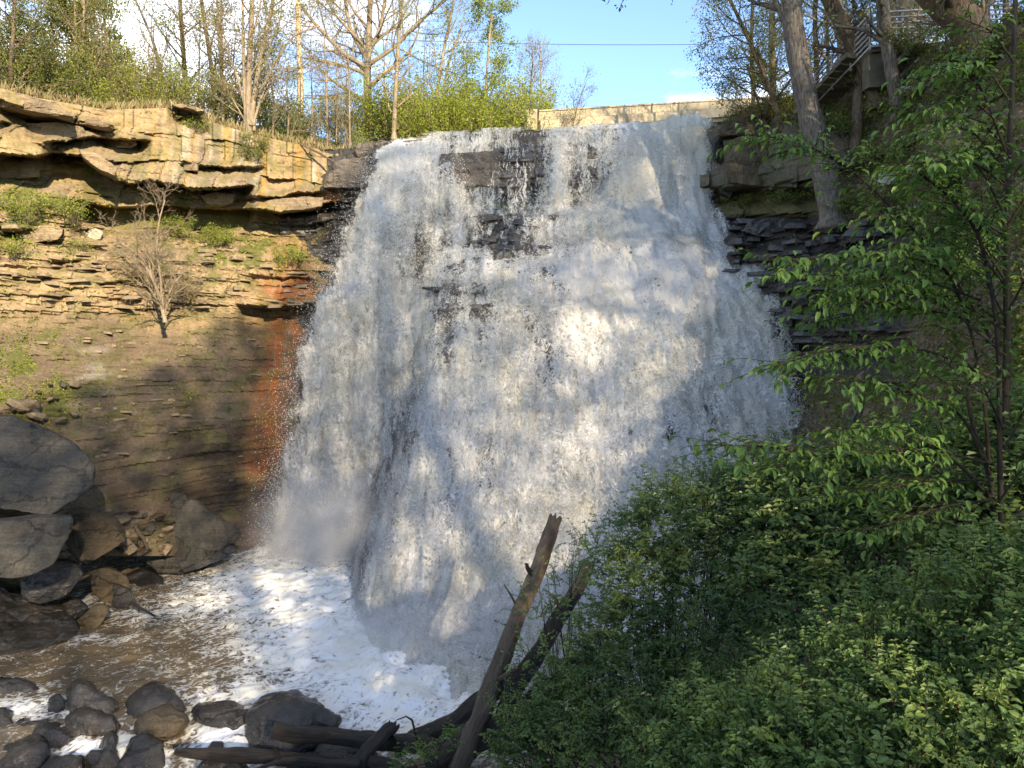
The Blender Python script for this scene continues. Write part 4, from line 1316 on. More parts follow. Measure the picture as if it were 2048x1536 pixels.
for i in range(100):
    qx = -20 + 640 * rg.rand(); qy = 446 + 172 * rg.rand() ** 0.8
    if qx > 520 and qy < 500: continue
    y = float(cliff_Y(np.array([qx]), np.array([qy]))[0])
    flag(P(qx, qy, y + 0.04), 0.35 + 1.1 * rg.rand() ** 2, 0.5 + 0.3 * rg.rand(), 0.05 + 0.10 * rg.rand(), cliff)
for i in range(50):
    qx = 80 + 480 * rg.rand(); qy = 640 + 330 * rg.rand()
    y = float(cliff_Y(np.array([qx]), np.array([qy]))[0])
    flag(P(qx, qy, y + 0.02), 0.25 + 0.5 * rg.rand() ** 2, 0.35, 0.04 + 0.05 * rg.rand(), cliff)
for i in range(110):
    qx = 1470 + 300 * rg.rand(); qy = 440 + 280 * rg.rand()
    y = float(slope_Y(np.array([qx]), np.array([qy]))[0][0])
    flag(P(qx, qy, y + 0.05), 0.5 + 1.4 * rg.rand() ** 2, 0.7, 0.07 + 0.14 * rg.rand(), slope, _flag_dark)
for i in range(60):
    qx = 880 + 250 * rg.rand(); qy = 425 + 220 * rg.rand()
    y = float(lip_Y(qx) - falls_g(np.array([qx]), np.array([qy]))[0])
    flag(P(qx, qy, y + 0.1), 0.7 + 1.2 * rg.rand() ** 2, 0.8, 0.08 + 0.15 * rg.rand(), bedrock, _flag_dark)

# caprock of the falls
CAPKW = dict(smooth=0.04, rough=0.07, shrink=0.95, dense=0.16)
for poly, Yb, th, sd in [
    ([(716, 288), (735, 283), (830, 278), (880, 272), (890, 296), (880, 318), (702, 320)], 35.2, 3.0, 80),
    ([(664, 332), (690, 319), (720, 316), (800, 318), (800, 345), (700, 348), (668, 342)], 34.6, 2.5, 81),
    ([(645, 362), (650, 346), (676, 338), (720, 332), (748, 330), (760, 352), (742, 372), (680, 378), (648, 374)], 34.2, 2.6, 82),
    ([(672, 377), (735, 372), (745, 380), (720, 388), (690, 386)], 34.8, 1.5, 83),
    ([(1036, 262), (1062, 256), (1095, 262), (1096, 290), (1070, 302), (1040, 298)], 33.3, 2.0, 84),
    ([(880, 306), (1000, 302), (1112, 304), (1118, 340), (1104, 368), (1040, 376), (940, 372), (880, 366)], 33.42, 2.5, 85),
    ([(1130, 304), (1220, 300), (1230, 330), (1200, 372), (1140, 372)], 33.1, 2.0, 86),
]:
    ledge(poly, Yb, 'cap', bedrock, name='caprock_block', thick=th, seed=sd, **CAPKW)
for poly, Yb, th, m, sd in [
    ([(1436, 262), (1446, 240), (1490, 230), (1560, 232), (1600, 240), (1596, 262), (1530, 268), (1440, 270)], 30.0, 2.5, 'brown_boulder', 87),
    ([(1446, 276), (1520, 268), (1590, 270), (1620, 300), (1628, 345), (1590, 362), (1520, 372), (1460, 366), (1448, 320)], 29.4, 2.6, 'brown_boulder', 88),
    ([(1424, 276), (1442, 270), (1452, 300), (1450, 345), (1430, 318)], 31.0, 1.5, 'wet_ledge', 89),
    ([(1430, 345), (1452, 350), (1470, 372), (1460, 395), (1440, 385)], 31.0, 1.5, 'wet_ledge', 90),
    ([(1480, 462), (1500, 436), (1570, 430), (1640, 440), (1650, 466), (1600, 476), (1520, 474)], 28.0, 2.0, 'wet_ledge', 92),
    ([(1580, 598), (1600, 585), (1700, 582), (1760, 588), (1755, 606), (1600, 612)], 24.8, 2.0, 'wet_ledge', 93),
    ([(1625, 560), (1700, 556), (1790, 566), (1780, 580), (1640, 578)], 24.9, 2.0, 'wet_ledge', 94),
    ([(1690, 640), (1700, 632), (1745, 634), (1750, 662), (1730, 668), (1695, 668)], 23.4, 1.2, 'wet_ledge', 95),
    ([(1650, 690), (1700, 682), (1760, 690), (1750, 705), (1660, 706)], 23.6, 1.2, 'wet_ledge', 96),
]:
    ledge(poly, Yb, m, slope, name='ledge', thick=th, seed=sd, **CAPKW)

# rubble between the boulders: small stones, each its own
_st = []
for k in range(4):
    rg2 = np.random.RandomState(120 + k)
    bm = bmesh.new()
    for q in rand_dirs(18, rg2) * (0.8 + 0.3 * rg2.rand(18, 1)): bm.verts.new(q)
    r_ = bmesh.ops.convex_hull(bm, input=bm.verts)
    bmesh.ops.delete(bm, geom=[g for g in r_['geom_interior'] if isinstance(g, bmesh.types.BMVert)], context='VERTS')
    me = bpy.data.meshes.new('stone'); bm.to_mesh(me); bm.free()
    me.materials.append(M[['tan_boulder', 'brown_boulder', 'grey_boulder', 'shale'][k]])
    _st.append(me)
rg = np.random.RandomState(131)
for i in range(64):
    qx = 190 + 150 * rg.rand(); qy = 1018 + 90 * rg.rand()
    if rg.rand() < 0.25: qx, qy = 20 + 160 * rg.rand(), 760 + 90 * rg.rand()
    y = float(cliff_Y(np.array([qx]), np.array([qy]), False)[0]) - 0.25
    s_ = 0.10 + 0.26 * rg.rand() ** 2
    o = obj('stone', _st[rg.randint(4)], None, None, 'small broken stone in the rubble at the foot of the cliff' if qy > 900 else 'small loose stone on the mossy scree below the cliff', 'stone', 'rubble stones' if qy > 900 else 'scree stones')
    o.location = P(qx, qy, y); o.scale = (s_ * 1.3, s_, s_ * 0.6); o.rotation_euler = tuple(rg.rand(3) * [0.5, 0.5, 6])

# ------------------------------------------------------------------ logs and driftwood
def log_mesh(name, pts, rad, sides=16, n=60, wob=0.30, seed=0, jag=True):
    pts = np.asarray(pts, float)
    rad = np.asarray(rad, float)
    t0 = np.linspace(0, 1, len(pts)); t = np.linspace(0, 1, n)
    c = np.stack([np.interp(t, t0, pts[:, k]) for k in range(3)], 1)
    L = np.linalg.norm(pts[-1] - pts[0])
    c += 0.05 * rad.mean() * 10 * np.stack([pn(t * 3 + seed, 0.3, 1.0), pn(t * 3 + seed, 5.3, 1.0), pn(t * 3 + seed, 9.3, 1.0)], 1)
    r = np.interp(t, t0, rad) * (1 + 0.10 * pn(t * 7, seed + .5, 0.2))
    mb = MB()
    mb.tube(c, r, sides, True, 0.5, wob)
    me = mb.mesh(name)
    # splintered end
    nv = n * sides
    vs = np.empty(len(me.vertices) * 3, np.float32); me.vertices.foreach_get('co', vs); vs = vs.reshape(-1, 3)
    if jag:
        ax = (c[-1] - c[-2]) / np.linalg.norm(c[-1] - c[-2])
        k = np.random.RandomState(seed).rand(sides)
        vs[(n - 1) * sides:n * sides] += ax[None] * (k[:, None] - 0.3) * r[-1] * 1.1
        vs[-1] -= ax * r[-1] * 0.8
    # ridges along the grain
    ang = np.concatenate([np.tile(np.arange(sides), n), [0, 0]]) * 2 * math.pi / sides
    al = np.concatenate([np.repeat(t * L, sides), [0, L]])
    me.vertices.foreach_set('co', vs.ravel())
    g = np.stack([al + seed * 3, np.cos(ang) * rad.mean() * 4, np.sin(ang) * rad.mean() * 4], 1)
    attr(me, 'grain', g, 'FLOAT_VECTOR')
    return me


def log(px_pts, Ys, wpx, matl, label, name='log', cat='log', group=None, parts=(), seed=0, **kw):
    pts = [P(a, b, y) for (a, b), y in zip(px_pts, Ys)]
    rad = [0.5 * w / F * y for w, y in zip(wpx, Ys)]
    loc = Vector(tuple(float(q) for q in pts[0]))
    root = empty(name, loc, label, cat, group)
    trunk = child('trunk', log_mesh('trunk', pts, rad, seed=seed, **kw), M[matl], root)
    for ppts, pY, pw in parts:
        q = [P(a, b, y) for (a, b), y in zip(ppts, pY)]
        me = log_mesh('branch', q, [0.5 * w / F * y for w, y in zip(pw, pY)], sides=7, n=18, seed=seed + 5)
        me.transform(Matrix.Translation(-root.location))
        obj('branch', me, M[matl], trunk)
    return root


log([(898, 1575), (950, 1450), (1000, 1330), (1050, 1200), (1090, 1100), (1112, 1036)], [14.0, 14.5, 15.0, 15.6, 16.1, 16.5], [44, 40, 36, 33, 30, 25], 'log', 'long weathered brown log leaning up out of the driftwood', parts=[([(1040, 1225), (1022, 1190), (1008, 1170)], [15.5, 15.4, 15.3], [6, 4, 2]), ([(985, 1370), (1012, 1350), (1022, 1346)], [14.8, 14.7, 14.65], [18, 13, 9]), ([(1068, 1150), (1056, 1138), (1052, 1130)], [15.8, 15.7, 15.65], [14, 10, 7])], seed=1)
log([(985, 1500), (1030, 1375), (1085, 1290), (1130, 1215), (1178, 1128)], [14.6, 15.0, 15.3, 15.7, 16.2], [40, 36, 32, 30, 26], 'log_dark', 'black leaning log with a broken top among shrub twigs', parts=[([(1125, 1225), (1112, 1200), (1100, 1188)], [15.6, 15.5, 15.4], [10, 7, 3])], seed=2)
log([(545, 1462), (640, 1468), (760, 1484), (900, 1500)], [14.6, 14.7, 14.8, 14.9], [30, 32, 34, 36], 'log_dark', 'dark rotten log lying across the largest round boulder', parts=[([(780, 1488), (776, 1470), (785, 1456)], [14.5, 14.4, 14.3], [26, 18, 20])], seed=3)
log([(350, 1502), (420, 1508), (520, 1516), (640, 1522), (740, 1530)], [14.4, 14.4, 14.4, 14.4, 14.4], [10, 26, 28, 28, 26], 'log_dark', 'long smooth grey log lying low over the outlet foam', seed=4, jag=False)
log([(640, 1500), (760, 1506), (790, 1505), (850, 1470), (905, 1440), (1010, 1365), (1060, 1330)][2:], [14.9, 15.2, 15.4, 15.8, 16.0], [30, 34, 34, 32, 28], 'log_dark', 'straight black log slanting behind the leaning brown log', seed=5)
log([(860, 1530), (940, 1480), (1040, 1430), (1180, 1330)], [14.2, 14.6, 14.9, 15.4], [60, 64, 60, 50], 'log_dark', 'thick black fallen trunk under the leaning logs', seed=6)
log([(700, 1545), (735, 1500), (770, 1468), (786, 1448)], [14.0, 14.1, 14.2, 14.3], [30, 28, 26, 24], 'log_dark', 'short knotty driftwood stump standing in the pile', seed=7)
log([(740, 1520), (800, 1545), (860, 1580)], [14.0, 13.9, 13.8], [22, 26, 28], 'log_dark', 'stub of dark driftwood pointing down beside the stump', seed=8)
log([(720, 1530), (660, 1525), (600, 1518), (560, 1522), (520, 1536), (470, 1560)], [13.9, 13.9, 13.9, 13.9, 13.8, 13.8], [16, 12, 11, 9, 7, 5], 'log_dark', 'thin forked bare branch lying over the grey log', name='branch_debris', cat='branch', parts=[([(560, 1520), (556, 1505), (548, 1496)], [13.9, 13.85, 13.8], [7, 4, 2])], seed=9, wob=0.1)
log([(838, 1490), (830, 1462), (824, 1440), (812, 1432), (794, 1440)], [14.2, 14.2, 14.2, 14.2, 14.2], [6, 5, 4, 3, 2], 'log_dark', 'thin crooked twig sticking up from the driftwood', name='twig', cat='twig', seed=10, wob=0.05)
log([(262, 1205), (286, 1218), (310, 1232)], [22.6, 22.5, 22.4], [7, 6, 4], 'log_dark', 'short dark stick poking into the pool', name='stick', cat='stick', seed=11, wob=0.05)
log([(90, 1192), (130, 1172), (178, 1150)], [21.5, 21.9, 22.3], [8, 7, 5], 'log', 'pale thin stick lying between the dark boulders', name='stick', cat='stick', seed=12, wob=0.05)
log([(222, 1030), (260, 1022), (286, 1016)], [25.4, 25.4, 25.4], [5, 4, 3], 'log', 'bleached stick on the rubble by the pyramid boulder', name='stick', cat='stick', seed=13, wob=0.05)
log([(270, 1052), (285, 1075), (296, 1098)], [25.6, 25.6, 25.6], [8, 7, 6], 'log', 'short brown stick against the pyramid boulder', name='stick', cat='stick', seed=14, wob=0.05)
log([(1362, 770), (1352, 820), (1334, 880)], [26.2, 25.3, 24.2], [16, 20, 18], 'log_dark', 'dark snag showing through the white cascade', name='snag', cat='log', seed=15)
log([(1410, 812), (1424, 842), (1436, 868)], [25.2, 24.8, 24.4], [18, 20, 18], 'log_dark', 'short broken snag in the cascade near the shrubs', name='snag', cat='log', seed=16)
# two thin trailing trunks on the cliff edge
log([(600, 288), (650, 312), (672, 326)], [35.0, 34.8, 34.6], [4, 4, 3], 'log', 'thin dead pole hanging over the cliff edge beside the caprock', name='pole', cat='pole', seed=17, wob=0.02)

# ------------------------------------------------------------------ bridge, guard rails, cable, walkway, people
def box_pts(mb, a, b, half_w, z0, z1, rnd=0.5):
    """upright slab from a to b (xy + base heights a[2], b[2]) with given half thickness"""
    a = np.asarray(a, float); b = np.asarray(b, float)
    d = (b - a)[:2]; d /= np.linalg.norm(d)
    nrm = np.array([-d[1], d[0], 0]) * half_w
    v = []
    for q in (a, b):
        for sgn in (-1, 1):
            for zz in (z0, z1):
                v.append(q + nrm * sgn + np.array([0, 0, zz]))
    qd = [[0, 1, 5, 4], [2, 6, 7, 3], [0, 4, 6, 2], [1, 3, 7, 5], [0, 2, 3, 1], [4, 5, 7, 6]]
    mb.add(v, qd, None, rnd)


def bx(name, a, b, hw, z0, z1, mat, parent, kind=None):
    mb = MB(); box_pts(mb, a, b, hw, z0, z1)
    me = mb.mesh(name, False)
    return child(name, me, mat, parent, kind)


BL = P(1075, 222, 40.0); BR = P(1560, 193, 47.5)
bridge = empty('bridge', Vector(tuple(BL)), 'pale concrete road bridge with a solid parapet above the falls', 'bridge')
nseg = 6
for i in range(nseg):
    a = BL + (BR - BL) * (i / nseg); b = BL + (BR - BL) * ((i + 1) / nseg)
    a2 = a + (b - a) * 0.004; b2 = b - (b - a) * 0.004
    bx('parapet_panel', a2, b2, 0.15, -0.60, -0.085, M['concrete'], bridge)
bx('coping', BL, BR, 0.21, -0.085, 0.0, M['concrete'], bridge)
bx('deck_edge', BL + np.array([0, -.12, 0]), BR + np.array([0, -.12, 0]), 0.34, -1.12, -0.62, M['concrete'], bridge)
bx('joint', BL + np.array([0, -.14, 0]), BR + np.array([0, -.14, 0]), 0.30, -0.645, -0.60, M['concrete_dark'], bridge)
bx('deck', BL + np.array([0, 4.6, 0]), BR + np.array([0, 4.6, 0]), 4.4, -0.95, -0.66, M['concrete_dark'], bridge)
bx('beam', BL + np.array([0, 1.2, 0]), BR + np.array([0, 1.2, 0]), 0.25, -1.75, -0.97, M['concrete_dark'], bridge)
bx('beam', BL + np.array([0, 4.2, 0]), BR + np.array([0, 4.2, 0]), 0.25, -1.75, -0.97, M['concrete_dark'], bridge)
bx('abutment', BL + np.array([-1.2, 2.5, 0]), BL + np.array([0.8, 2.8, 0]), 3.0, -4.5, -1.13, M['concrete_dark'], bridge)
bx('end_post', BL + np.array([-0.55, 0, 0]), BL + np.array([-0.02, 0, 0]), 0.24, -1.1, 0.03, M['concrete'], bridge)


def guard_rail(pa, pb, Ya, Yb, nr, hpx, npost, label):
    a, b = P(pa[0], pa[1], Ya), P(pb[0], pb[1], Yb)
    g = empty('guard_rail', Vector(tuple(a)), label, 'railing')
    h = hpx / F * Ya
    for k in range(nr):
        mb = MB(); mb.tube([a + [0, 0, -h * k / nr], (a + b) / 2 + [0, 0, -h * k / nr], b + [0, 0, -h * k / nr]], 0.065, 6)
        child('rail', mb.mesh('rail'), M['white_rail'], g)
    for k in range(npost):
        q = a + (b - a) * k / (npost - 1)
        mb = MB(); mb.tube([q + [0, 0.08, 0.05], q + [0, 0.08, -h * 1.5]], 0.06, 6)
        child('post', mb.mesh('post'), M['white_rail'], g)


guard_rail((940, 218), (1070, 222), 44.0, 40.4, 3, 26, 5, 'white road rail running up to the bridge end')
guard_rail((600, 190), (725, 194), 56.0, 52.0, 2, 10, 4, 'white road rail far behind the spreading bare tree')

cb = MB()
tt = np.linspace(0, 1, 24)
a, b = P(180, 36, 58.0), P(1760, 78, 58.0)
pts = a[None] + (b - a)[None] * tt[:, None]
pts[:, 2] -= 4 * 1.1 * tt * (1 - tt)
cb.tube(pts, 0.022, 5)
me = cb.mesh('overhead_cable')
obj('overhead_cable', me, M['cable'], None, 'thin dark overhead cable crossing the blue sky', 'cable')

# walkway with pipe railing on the right bank
CORN = P(1741, 26, 24.0)
walk = empty('walkway_railing', Vector(tuple(P(1741, 92, 24.0))), 'grey pipe railing of the walkway, with a sloping stair section', 'railing')
top_r = P(1935, 14, 24.3); top_l = P(1630, 148, 26.5)
RH = 1.06
for k in range(7):
    z = -RH * k / 6.0
    for e in (top_r, top_l):
        mb = MB(); mb.tube([CORN + [0, 0, z], (CORN + e) / 2 + [0, 0, z], e + [0, 0, z]], 0.028 if k else 0.034, 7)
        child('rail', mb.mesh('rail'), M['steel'], walk)
for f_ in (0.0, 0.33, 0.66, 1.0):
    q = CORN + (top_r - CORN) * f_
    mb = MB(); mb.tube([q + [0, 0.03, 0.03], q + [0, 0.03, -RH - 0.12]], 0.038, 8)
    child('post', mb.mesh('post'), M['steel'], walk)
for f_ in (0.33, 0.66, 1.0):
    q = CORN + (top_l - CORN) * f_
    mb = MB(); mb.tube([q + [0, 0.03, 0.03], q + [0, 0.03, -RH - 0.12]], 0.038, 8)
    child('post', mb.mesh('post'), M['steel'], walk)
# second, farther rail seen through the trunks
walk2 = empty('walkway_railing', Vector(tuple(P(1860, 30, 27.0))), 'farther horizontal pipe railing seen between tree trunks', 'railing')
for k in range(6):
    a, b = P(1840, 22 + k * 9.5, 27.0), P(2060, 4 + k * 9.5, 25.0)
    mb = MB(); mb.tube([a, (a + b) / 2, b], 0.028, 6); child('rail', mb.mesh('rail'), M['steel'], walk2)
for f_ in (0.1, 0.5, 0.9):
    a, b = P(1840 + 220 * f_, 20 - 18 * f_, 27.02 - 2 * f_), P(1840 + 220 * f_, 80 - 18 * f_, 27.02 - 2 * f_)
    mb = MB(); mb.tube([a, b], 0.036, 7); child('post', mb.mesh('post'), M['steel'], walk2)
deck = empty('walkway', Vector(tuple(P(1745, 96, 24.2))), 'concrete walkway platform on a retaining wall under the railing', 'walkway')
dz = float(P(1741, 92, 24.0)[2])
A_, B_ = P(1741, 92, 24.05), P(1935, 79, 24.35)
bx('slab', A_ + np.array([0, .9, 0]), B_ + np.array([0, .9, 0]), 0.85, -0.16, 0.0, M['concrete_dark'], deck)
bx('retaining_wall', A_ + np.array([0, .35, 0]), A_ + (B_ - A_) * 0.55 + np.array([0, .35, 0]), 0.18, -1.25, -0.163, M['concrete_dark'], deck)
sa, sb = P(1741, 92, 24.05), P(1630, 214, 26.55)
for k in range(9):
    q = sa + (sb - sa) * (k + 0.5) / 9.0
    d_ = (sb - sa) / 9.0
    bx('step', q - d_ * 0.5 + np.array([0, .6, -q[2] + q[2]]), q + d_ * 0.5 * np.array([1, 1, 0]) + np.array([0, .6, 0]) - np.array([0, 0, d_[2] * .5 * 0]), 0.6, -0.18, -0.02, M['concrete_dark'], deck)

t = NT('skin'); M['skin'] = t.done(t.principled((0.42, 0.24, 0.17), 0.6))
M['shirt_grey'] = mat_plain('grey_shirt', (0.16, 0.16, 0.17), 0.9, 0.1)
M['trousers'] = mat_plain('dark_trousers', (0.035, 0.035, 0.05), 0.9, 0.1)
M['jacket_tan'] = mat_plain('tan_jacket', (0.40, 0.30, 0.17), 0.9, 0.1)
M['cap_white'] = mat_plain('white_cap', (0.72, 0.72, 0.68), 0.8, 0.2, var=0.08)
M['hair'] = mat_plain('brown_hair', (0.10, 0.055, 0.03), 0.7, 0.2)


def skin_mesh(name, verts, edges, rads, mat, parent, loc, rotz):
    me = bpy.data.meshes.new(name)
    me.from_pydata(verts, edges, [])
    me.materials.append(mat)
    o = obj(name, me, None, parent)
    md = o.modifiers.new('skin', 'SKIN')
    sv = me.skin_vertices[0].data
    for i, r_ in enumerate(rads):
        sv[i].radius = (r_, r_) if not isinstance(r_, tuple) else r_
    sv[0].use_root = True
    md.use_smooth_shade = True
    s2 = o.modifiers.new('sub', 'SUBSURF'); s2.levels = 2; s2.render_levels = 2
    return o


def person(foot, rotz, label, shirt, trousers, hat, scale=1.0):
    root = empty('person', Vector(tuple(foot)), label, 'person')
    root.rotation_euler = (0, 0, rotz); root.scale = (scale,) * 3
    # body: pelvis root, spine, neck, head, arms resting forward on the rail, legs
    V = [(0, 0, .95), (0, 0, 1.12), (0, -.01, 1.32), (0, 0, 1.46), (0, -.01, 1.54), (0, -.03, 1.62), (0, -.03, 1.72),
         (.19, 0, 1.42), (.25, -.06, 1.16), (.20, -.30, 1.10), (.17, -.38, 1.11), (-.19, 0, 1.42), (-.25, -.06, 1.16), (-.20, -.30, 1.10), (-.17, -.38, 1.11),
         (.10, 0, .88), (.11, -.02, .48), (.12, .02, .08), (.12, -.14, .04), (-.10, 0, .88), (-.11, -.02, .48), (-.12, .02, .08), (-.12, -.14, .04)]
    E = [(0, 1), (1, 2), (2, 3), (3, 4), (4, 5), (5, 6), (2, 7), (7, 8), (8, 9), (9, 10), (2, 11), (11, 12), (12, 13), (13, 14), (0, 15), (15, 16), (16, 17), (17, 18), (0, 19), (19, 20), (20, 21), (21, 22)]
    rd = [(.15, .11), (.14, .10), (.16, .11), .065, .06, (.085, .10), (.075, .09), .06, .045, .036, .03, .06, .045, .036, .03, .085, .06, .04, .035, .085, .06, .04, .035]
    skin_mesh('body', V, E, rd, M['skin'], root, None, 0)
    SV = [V[0], V[1], V[2], (0, 0, 1.45), V[7], V[8], (.21, -.26, 1.11), V[11], V[12], (-.21, -.26, 1.11)]
    skin_mesh('shirt', SV, [(0, 1), (1, 2), (2, 3), (2, 4), (4, 5), (5, 6), (2, 7), (7, 8), (8, 9)], [(.17, .13), (.165, .125), (.18, .135), .08, .085, .066, .052, .085, .066, .052], shirt, root, None, 0)
    TV = [(0, 0, .97), V[15], V[16], (.12, .02, .10), V[19], V[20], (-.12, .02, .10)]
    skin_mesh('trousers', TV, [(0, 1), (1, 2), (2, 3), (0, 4), (4, 5), (5, 6)], [(.16, .125), .105, .08, .065, .105, .08, .065], trousers, root, None, 0)
    bm = bmesh.new()
    bmesh.ops.create_uvsphere(bm, u_segments=16, v_segments=10, radius=0.12)
    for v_ in bm.verts:
        v_.co.z *= 0.85
    bmesh.ops.delete(bm, geom=[v_ for v_ in bm.verts if v_.co.z < -0.012 - (0.09 if hat == 'hair' and v_.co.y > 0 else 0)], context='VERTS')
    me = bpy.data.meshes.new('cap' if hat == 'cap' else 'hair'); bm.to_mesh(me); bm.free()
    me.transform(Matrix.Translation((0, -.015, 1.70)))
    o = obj(me.name, me, M['cap_white'] if hat == 'cap' else M['hair'], root)
    for p_ in me.polygons: p_.use_smooth = True
    if hat == 'cap':
        mb = MB(); a_ = np.linspace(0, math.pi, 9)
        inner = np.stack([0.11 * np.cos(a_), -0.015 - 0.11 * np.sin(a_), 1.695 + 0 * a_], 1); outer = np.stack([0.10 * np.cos(a_), -0.03 - 0.20 * np.sin(a_), 1.685 + 0 * a_], 1)
        vv = np.concatenate([inner, outer, inner + [0, 0, .012], outer + [0, 0, .012]]); k = np.arange(8)
        mb.add(vv, np.concatenate([np.stack([k, k + 1, k + 10, k + 9], 1), np.stack([k + 18, k + 27, k + 28, k + 19], 1), np.stack([k + 9, k + 10, k + 28, k + 27], 1)]))
        obj('brim', mb.mesh('brim'), M['cap_white'], o)
    # face
    for nm, q, r_ in (('nose', (0, -.135, 1.655), .022), ('ear', (.088, -.02, 1.66), .026), ('ear', (-.088, -.02, 1.66), .026)):
        bm = bmesh.new(); bmesh.ops.create_icosphere(bm, subdivisions=2, radius=r_, matrix=Matrix.Translation(q))
        me = bpy.data.meshes.new(nm); bm.to_mesh(me); bm.free(); obj(nm, me, M['skin'], root)
    return root


person(P(1722, 128, 24.9), math.radians(-35), 'person in a white cap and grey shirt standing behind the stair railing', M['shirt_grey'], M['trousers'], 'cap')
person(P(1700, 150, 25.4), math.radians(-60), 'person in a tan jacket lower on the stairs behind the railing', M['jacket_tan'], M['trousers'], 'hair', 0.97)
#@@VEG
# ------------------------------------------------------------------ vegetation
UP = np.array([0.0, 0, 1])


def path(start, d, length, n, wig, up, rng):
    pts = [np.asarray(start, float)]
    d = np.asarray(d, float); d = d / np.linalg.norm(d)
    st = length / n
    for i in range(n):
        d = d + rng.normal(size=3) * wig + UP * up
        d = d / np.linalg.norm(d)
        pts.append(pts[-1] + d * st)
    return np.array(pts)


def interp_path(p, f):
    t = f * (len(p) - 1)
    i = int(min(t, len(p) - 2))
    a = t - i
    return p[i] * (1 - a) + p[i + 1] * a, (p[i + 1] - p[i]) / (np.linalg.norm(p[i + 1] - p[i]) + 1e-9)


def grow(mb, pts, rad, rng, level, cfg, ends):
    """side branches on a limb, recursively. cfg[level] = (count, length, start, angle, wiggle, up)"""
    if level >= len(cfg):
        ends.append(pts)
        return
    cnt, ln, f0, ang, wig, up = cfg[level]
    last = level == len(cfg) - 1
    for k in range(cnt):
        f = f0 + (1 - f0) * (k + rng.rand()) / cnt
        f = min(f, 0.99)
        q, tg = interp_path(pts, f)
        side = rng.normal(size=3); side -= tg * np.dot(side, tg); side /= np.linalg.norm(side) + 1e-9
        a = ang * (0.75 + 0.5 * rng.rand())
        d = tg * math.cos(a) + side * math.sin(a)
        L = ln * (1.15 - 0.65 * f) * (0.7 + 0.6 * rng.rand())
        n = 7 if level == 0 else 5 if not last else 4
        bp = path(q, d, L, n, wig, up, rng)
        r0 = float(np.interp(f, np.linspace(0, 1, len(rad)), rad)) * (0.46 if level == 0 else 0.45)
        r0 = max(r0, 0.006)
        br = np.linspace(r0, max(r0 * 0.25, 0.004), len(bp))
        mb.tube(bp, br, 6 if level == 0 else 4 if not last else 3, False)
        grow(mb, bp, br, rng, level + 1, cfg, ends)


def leaf_cloud(mb, ends, n, size, rng, jit=0.12, aspect=0.55, f0=0.2, big=False):
    if not ends or n <= 0: return
    E = np.array(ends)
    idx = rng.randint(len(E), size=n)
    ff = (f0 + (1 - f0) * rng.rand(n)) * (E.shape[1] - 1)
    i0 = np.minimum(ff.astype(int), E.shape[1] - 2); fa = (ff - i0)[:, None]
    p0, p1 = E[idx, i0], E[idx, i0 + 1]
    pos = p0 * (1 - fa) + p1 * fa
    dr = (p1 - p0) / (np.linalg.norm(p1 - p0, axis=1)[:, None] + 1e-9)
    pos += rng.normal(size=(n, 3)) * jit
    dr = dr * 0.6 + rand_dirs(n, rng); nr = rand_dirs(n, rng) + UP * 0.7
    sz = size * (0.6 + 0.8 * rng.rand(n))
    mb.leaves(pos, dr, nr, sz, sz * aspect, big=big, rnd=rng.rand(n))


def smooth_poly(pts, n):
    pts = np.asarray(pts, float)
    t0 = np.linspace(0, 1, len(pts)); t = np.linspace(0, 1, n)
    out = np.stack([np.interp(t, t0, pts[:, k]) for k in range(pts.shape[1])], 1)
    for _ in range(3):
        out[1:-1] = 0.25 * out[:-2] + 0.5 * out[1:-1] + 0.25 * out[2:]
    return out


def tree(label, px_pts, Y, w, cfg, bark, leaf=None, nleaf=0, lsize=0.09, seed=0, group=None, jit=0.15, extra=(), sides=10, flare=1.25, name='tree', wob=0.12, sink=0.5, ground=None):
    """px_pts: the stem in photograph pixels from the foot up; w: stem width in pixels (foot, top)"""
    rng = np.random.RandomState(seed)
    if ground == 'slope':
        Y = float(slope_Y(np.array([float(px_pts[0][0])]), np.array([float(px_pts[0][1])]))[0][0]) - 0.1
    Ys = Y if hasattr(Y, '__len__') else [Y] * len(px_pts)
    base = np.array([P(a, b, y) for (a, b), y in zip(px_pts, Ys)])
    root = empty(name, Vector(tuple(base[0])), label, 'tree', group)
    stems = [(base, w)]
    for ex, ew in extra:
        stems.append((np.array([P(a, b, Ys[0]) for a, b in ex]), ew))
    mbt = MB(); mbb = MB(); ends = []
    for bs, ww in stems:
        bs = np.concatenate([[bs[0] - np.array([0, 0, sink])], bs])
        pts = smooth_poly(bs, 26)
        r = np.linspace(ww[0], ww[1], len(pts)) * 0.5 / F * Ys[0]
        r[:4] *= np.array([flare * 1.1, flare, (1 + flare) / 2, 1.05])
        mbt.tube(pts, r, sides, True, 0.5, wob)
        grow(mbb, pts, r, rng, 0, cfg, ends)
    child('trunk', mbt.mesh('trunk'), M[bark], root)
    if mbb.n: child('branches', mbb.mesh('branches'), M[bark if bark != 'bark_birch' else 'bark_tan'], root)
    if leaf and nleaf:
        ml = MB(); leaf_cloud(ml, ends, nleaf, lsize, rng, jit)
        child('crown', ml.mesh('crown', False), M[leaf], root)
    return root


BARE = [(12, 3.0, 0.25, 0.7, 0.16, 0.05), (6, 1.3, 0.25, 0.7, 0.2, 0.03), (5, 0.55, 0.2, 0.7, 0.25, 0.0)]
THIN = [(14, 1.7, 0.2, 0.65, 0.18, 0.06), (5, 0.8, 0.2, 0.7, 0.22, 0.02), (3, 0.4, 0.2, 0.7, 0.25, 0.0)]
LB = 'bare and budding trees on top of the cliff'

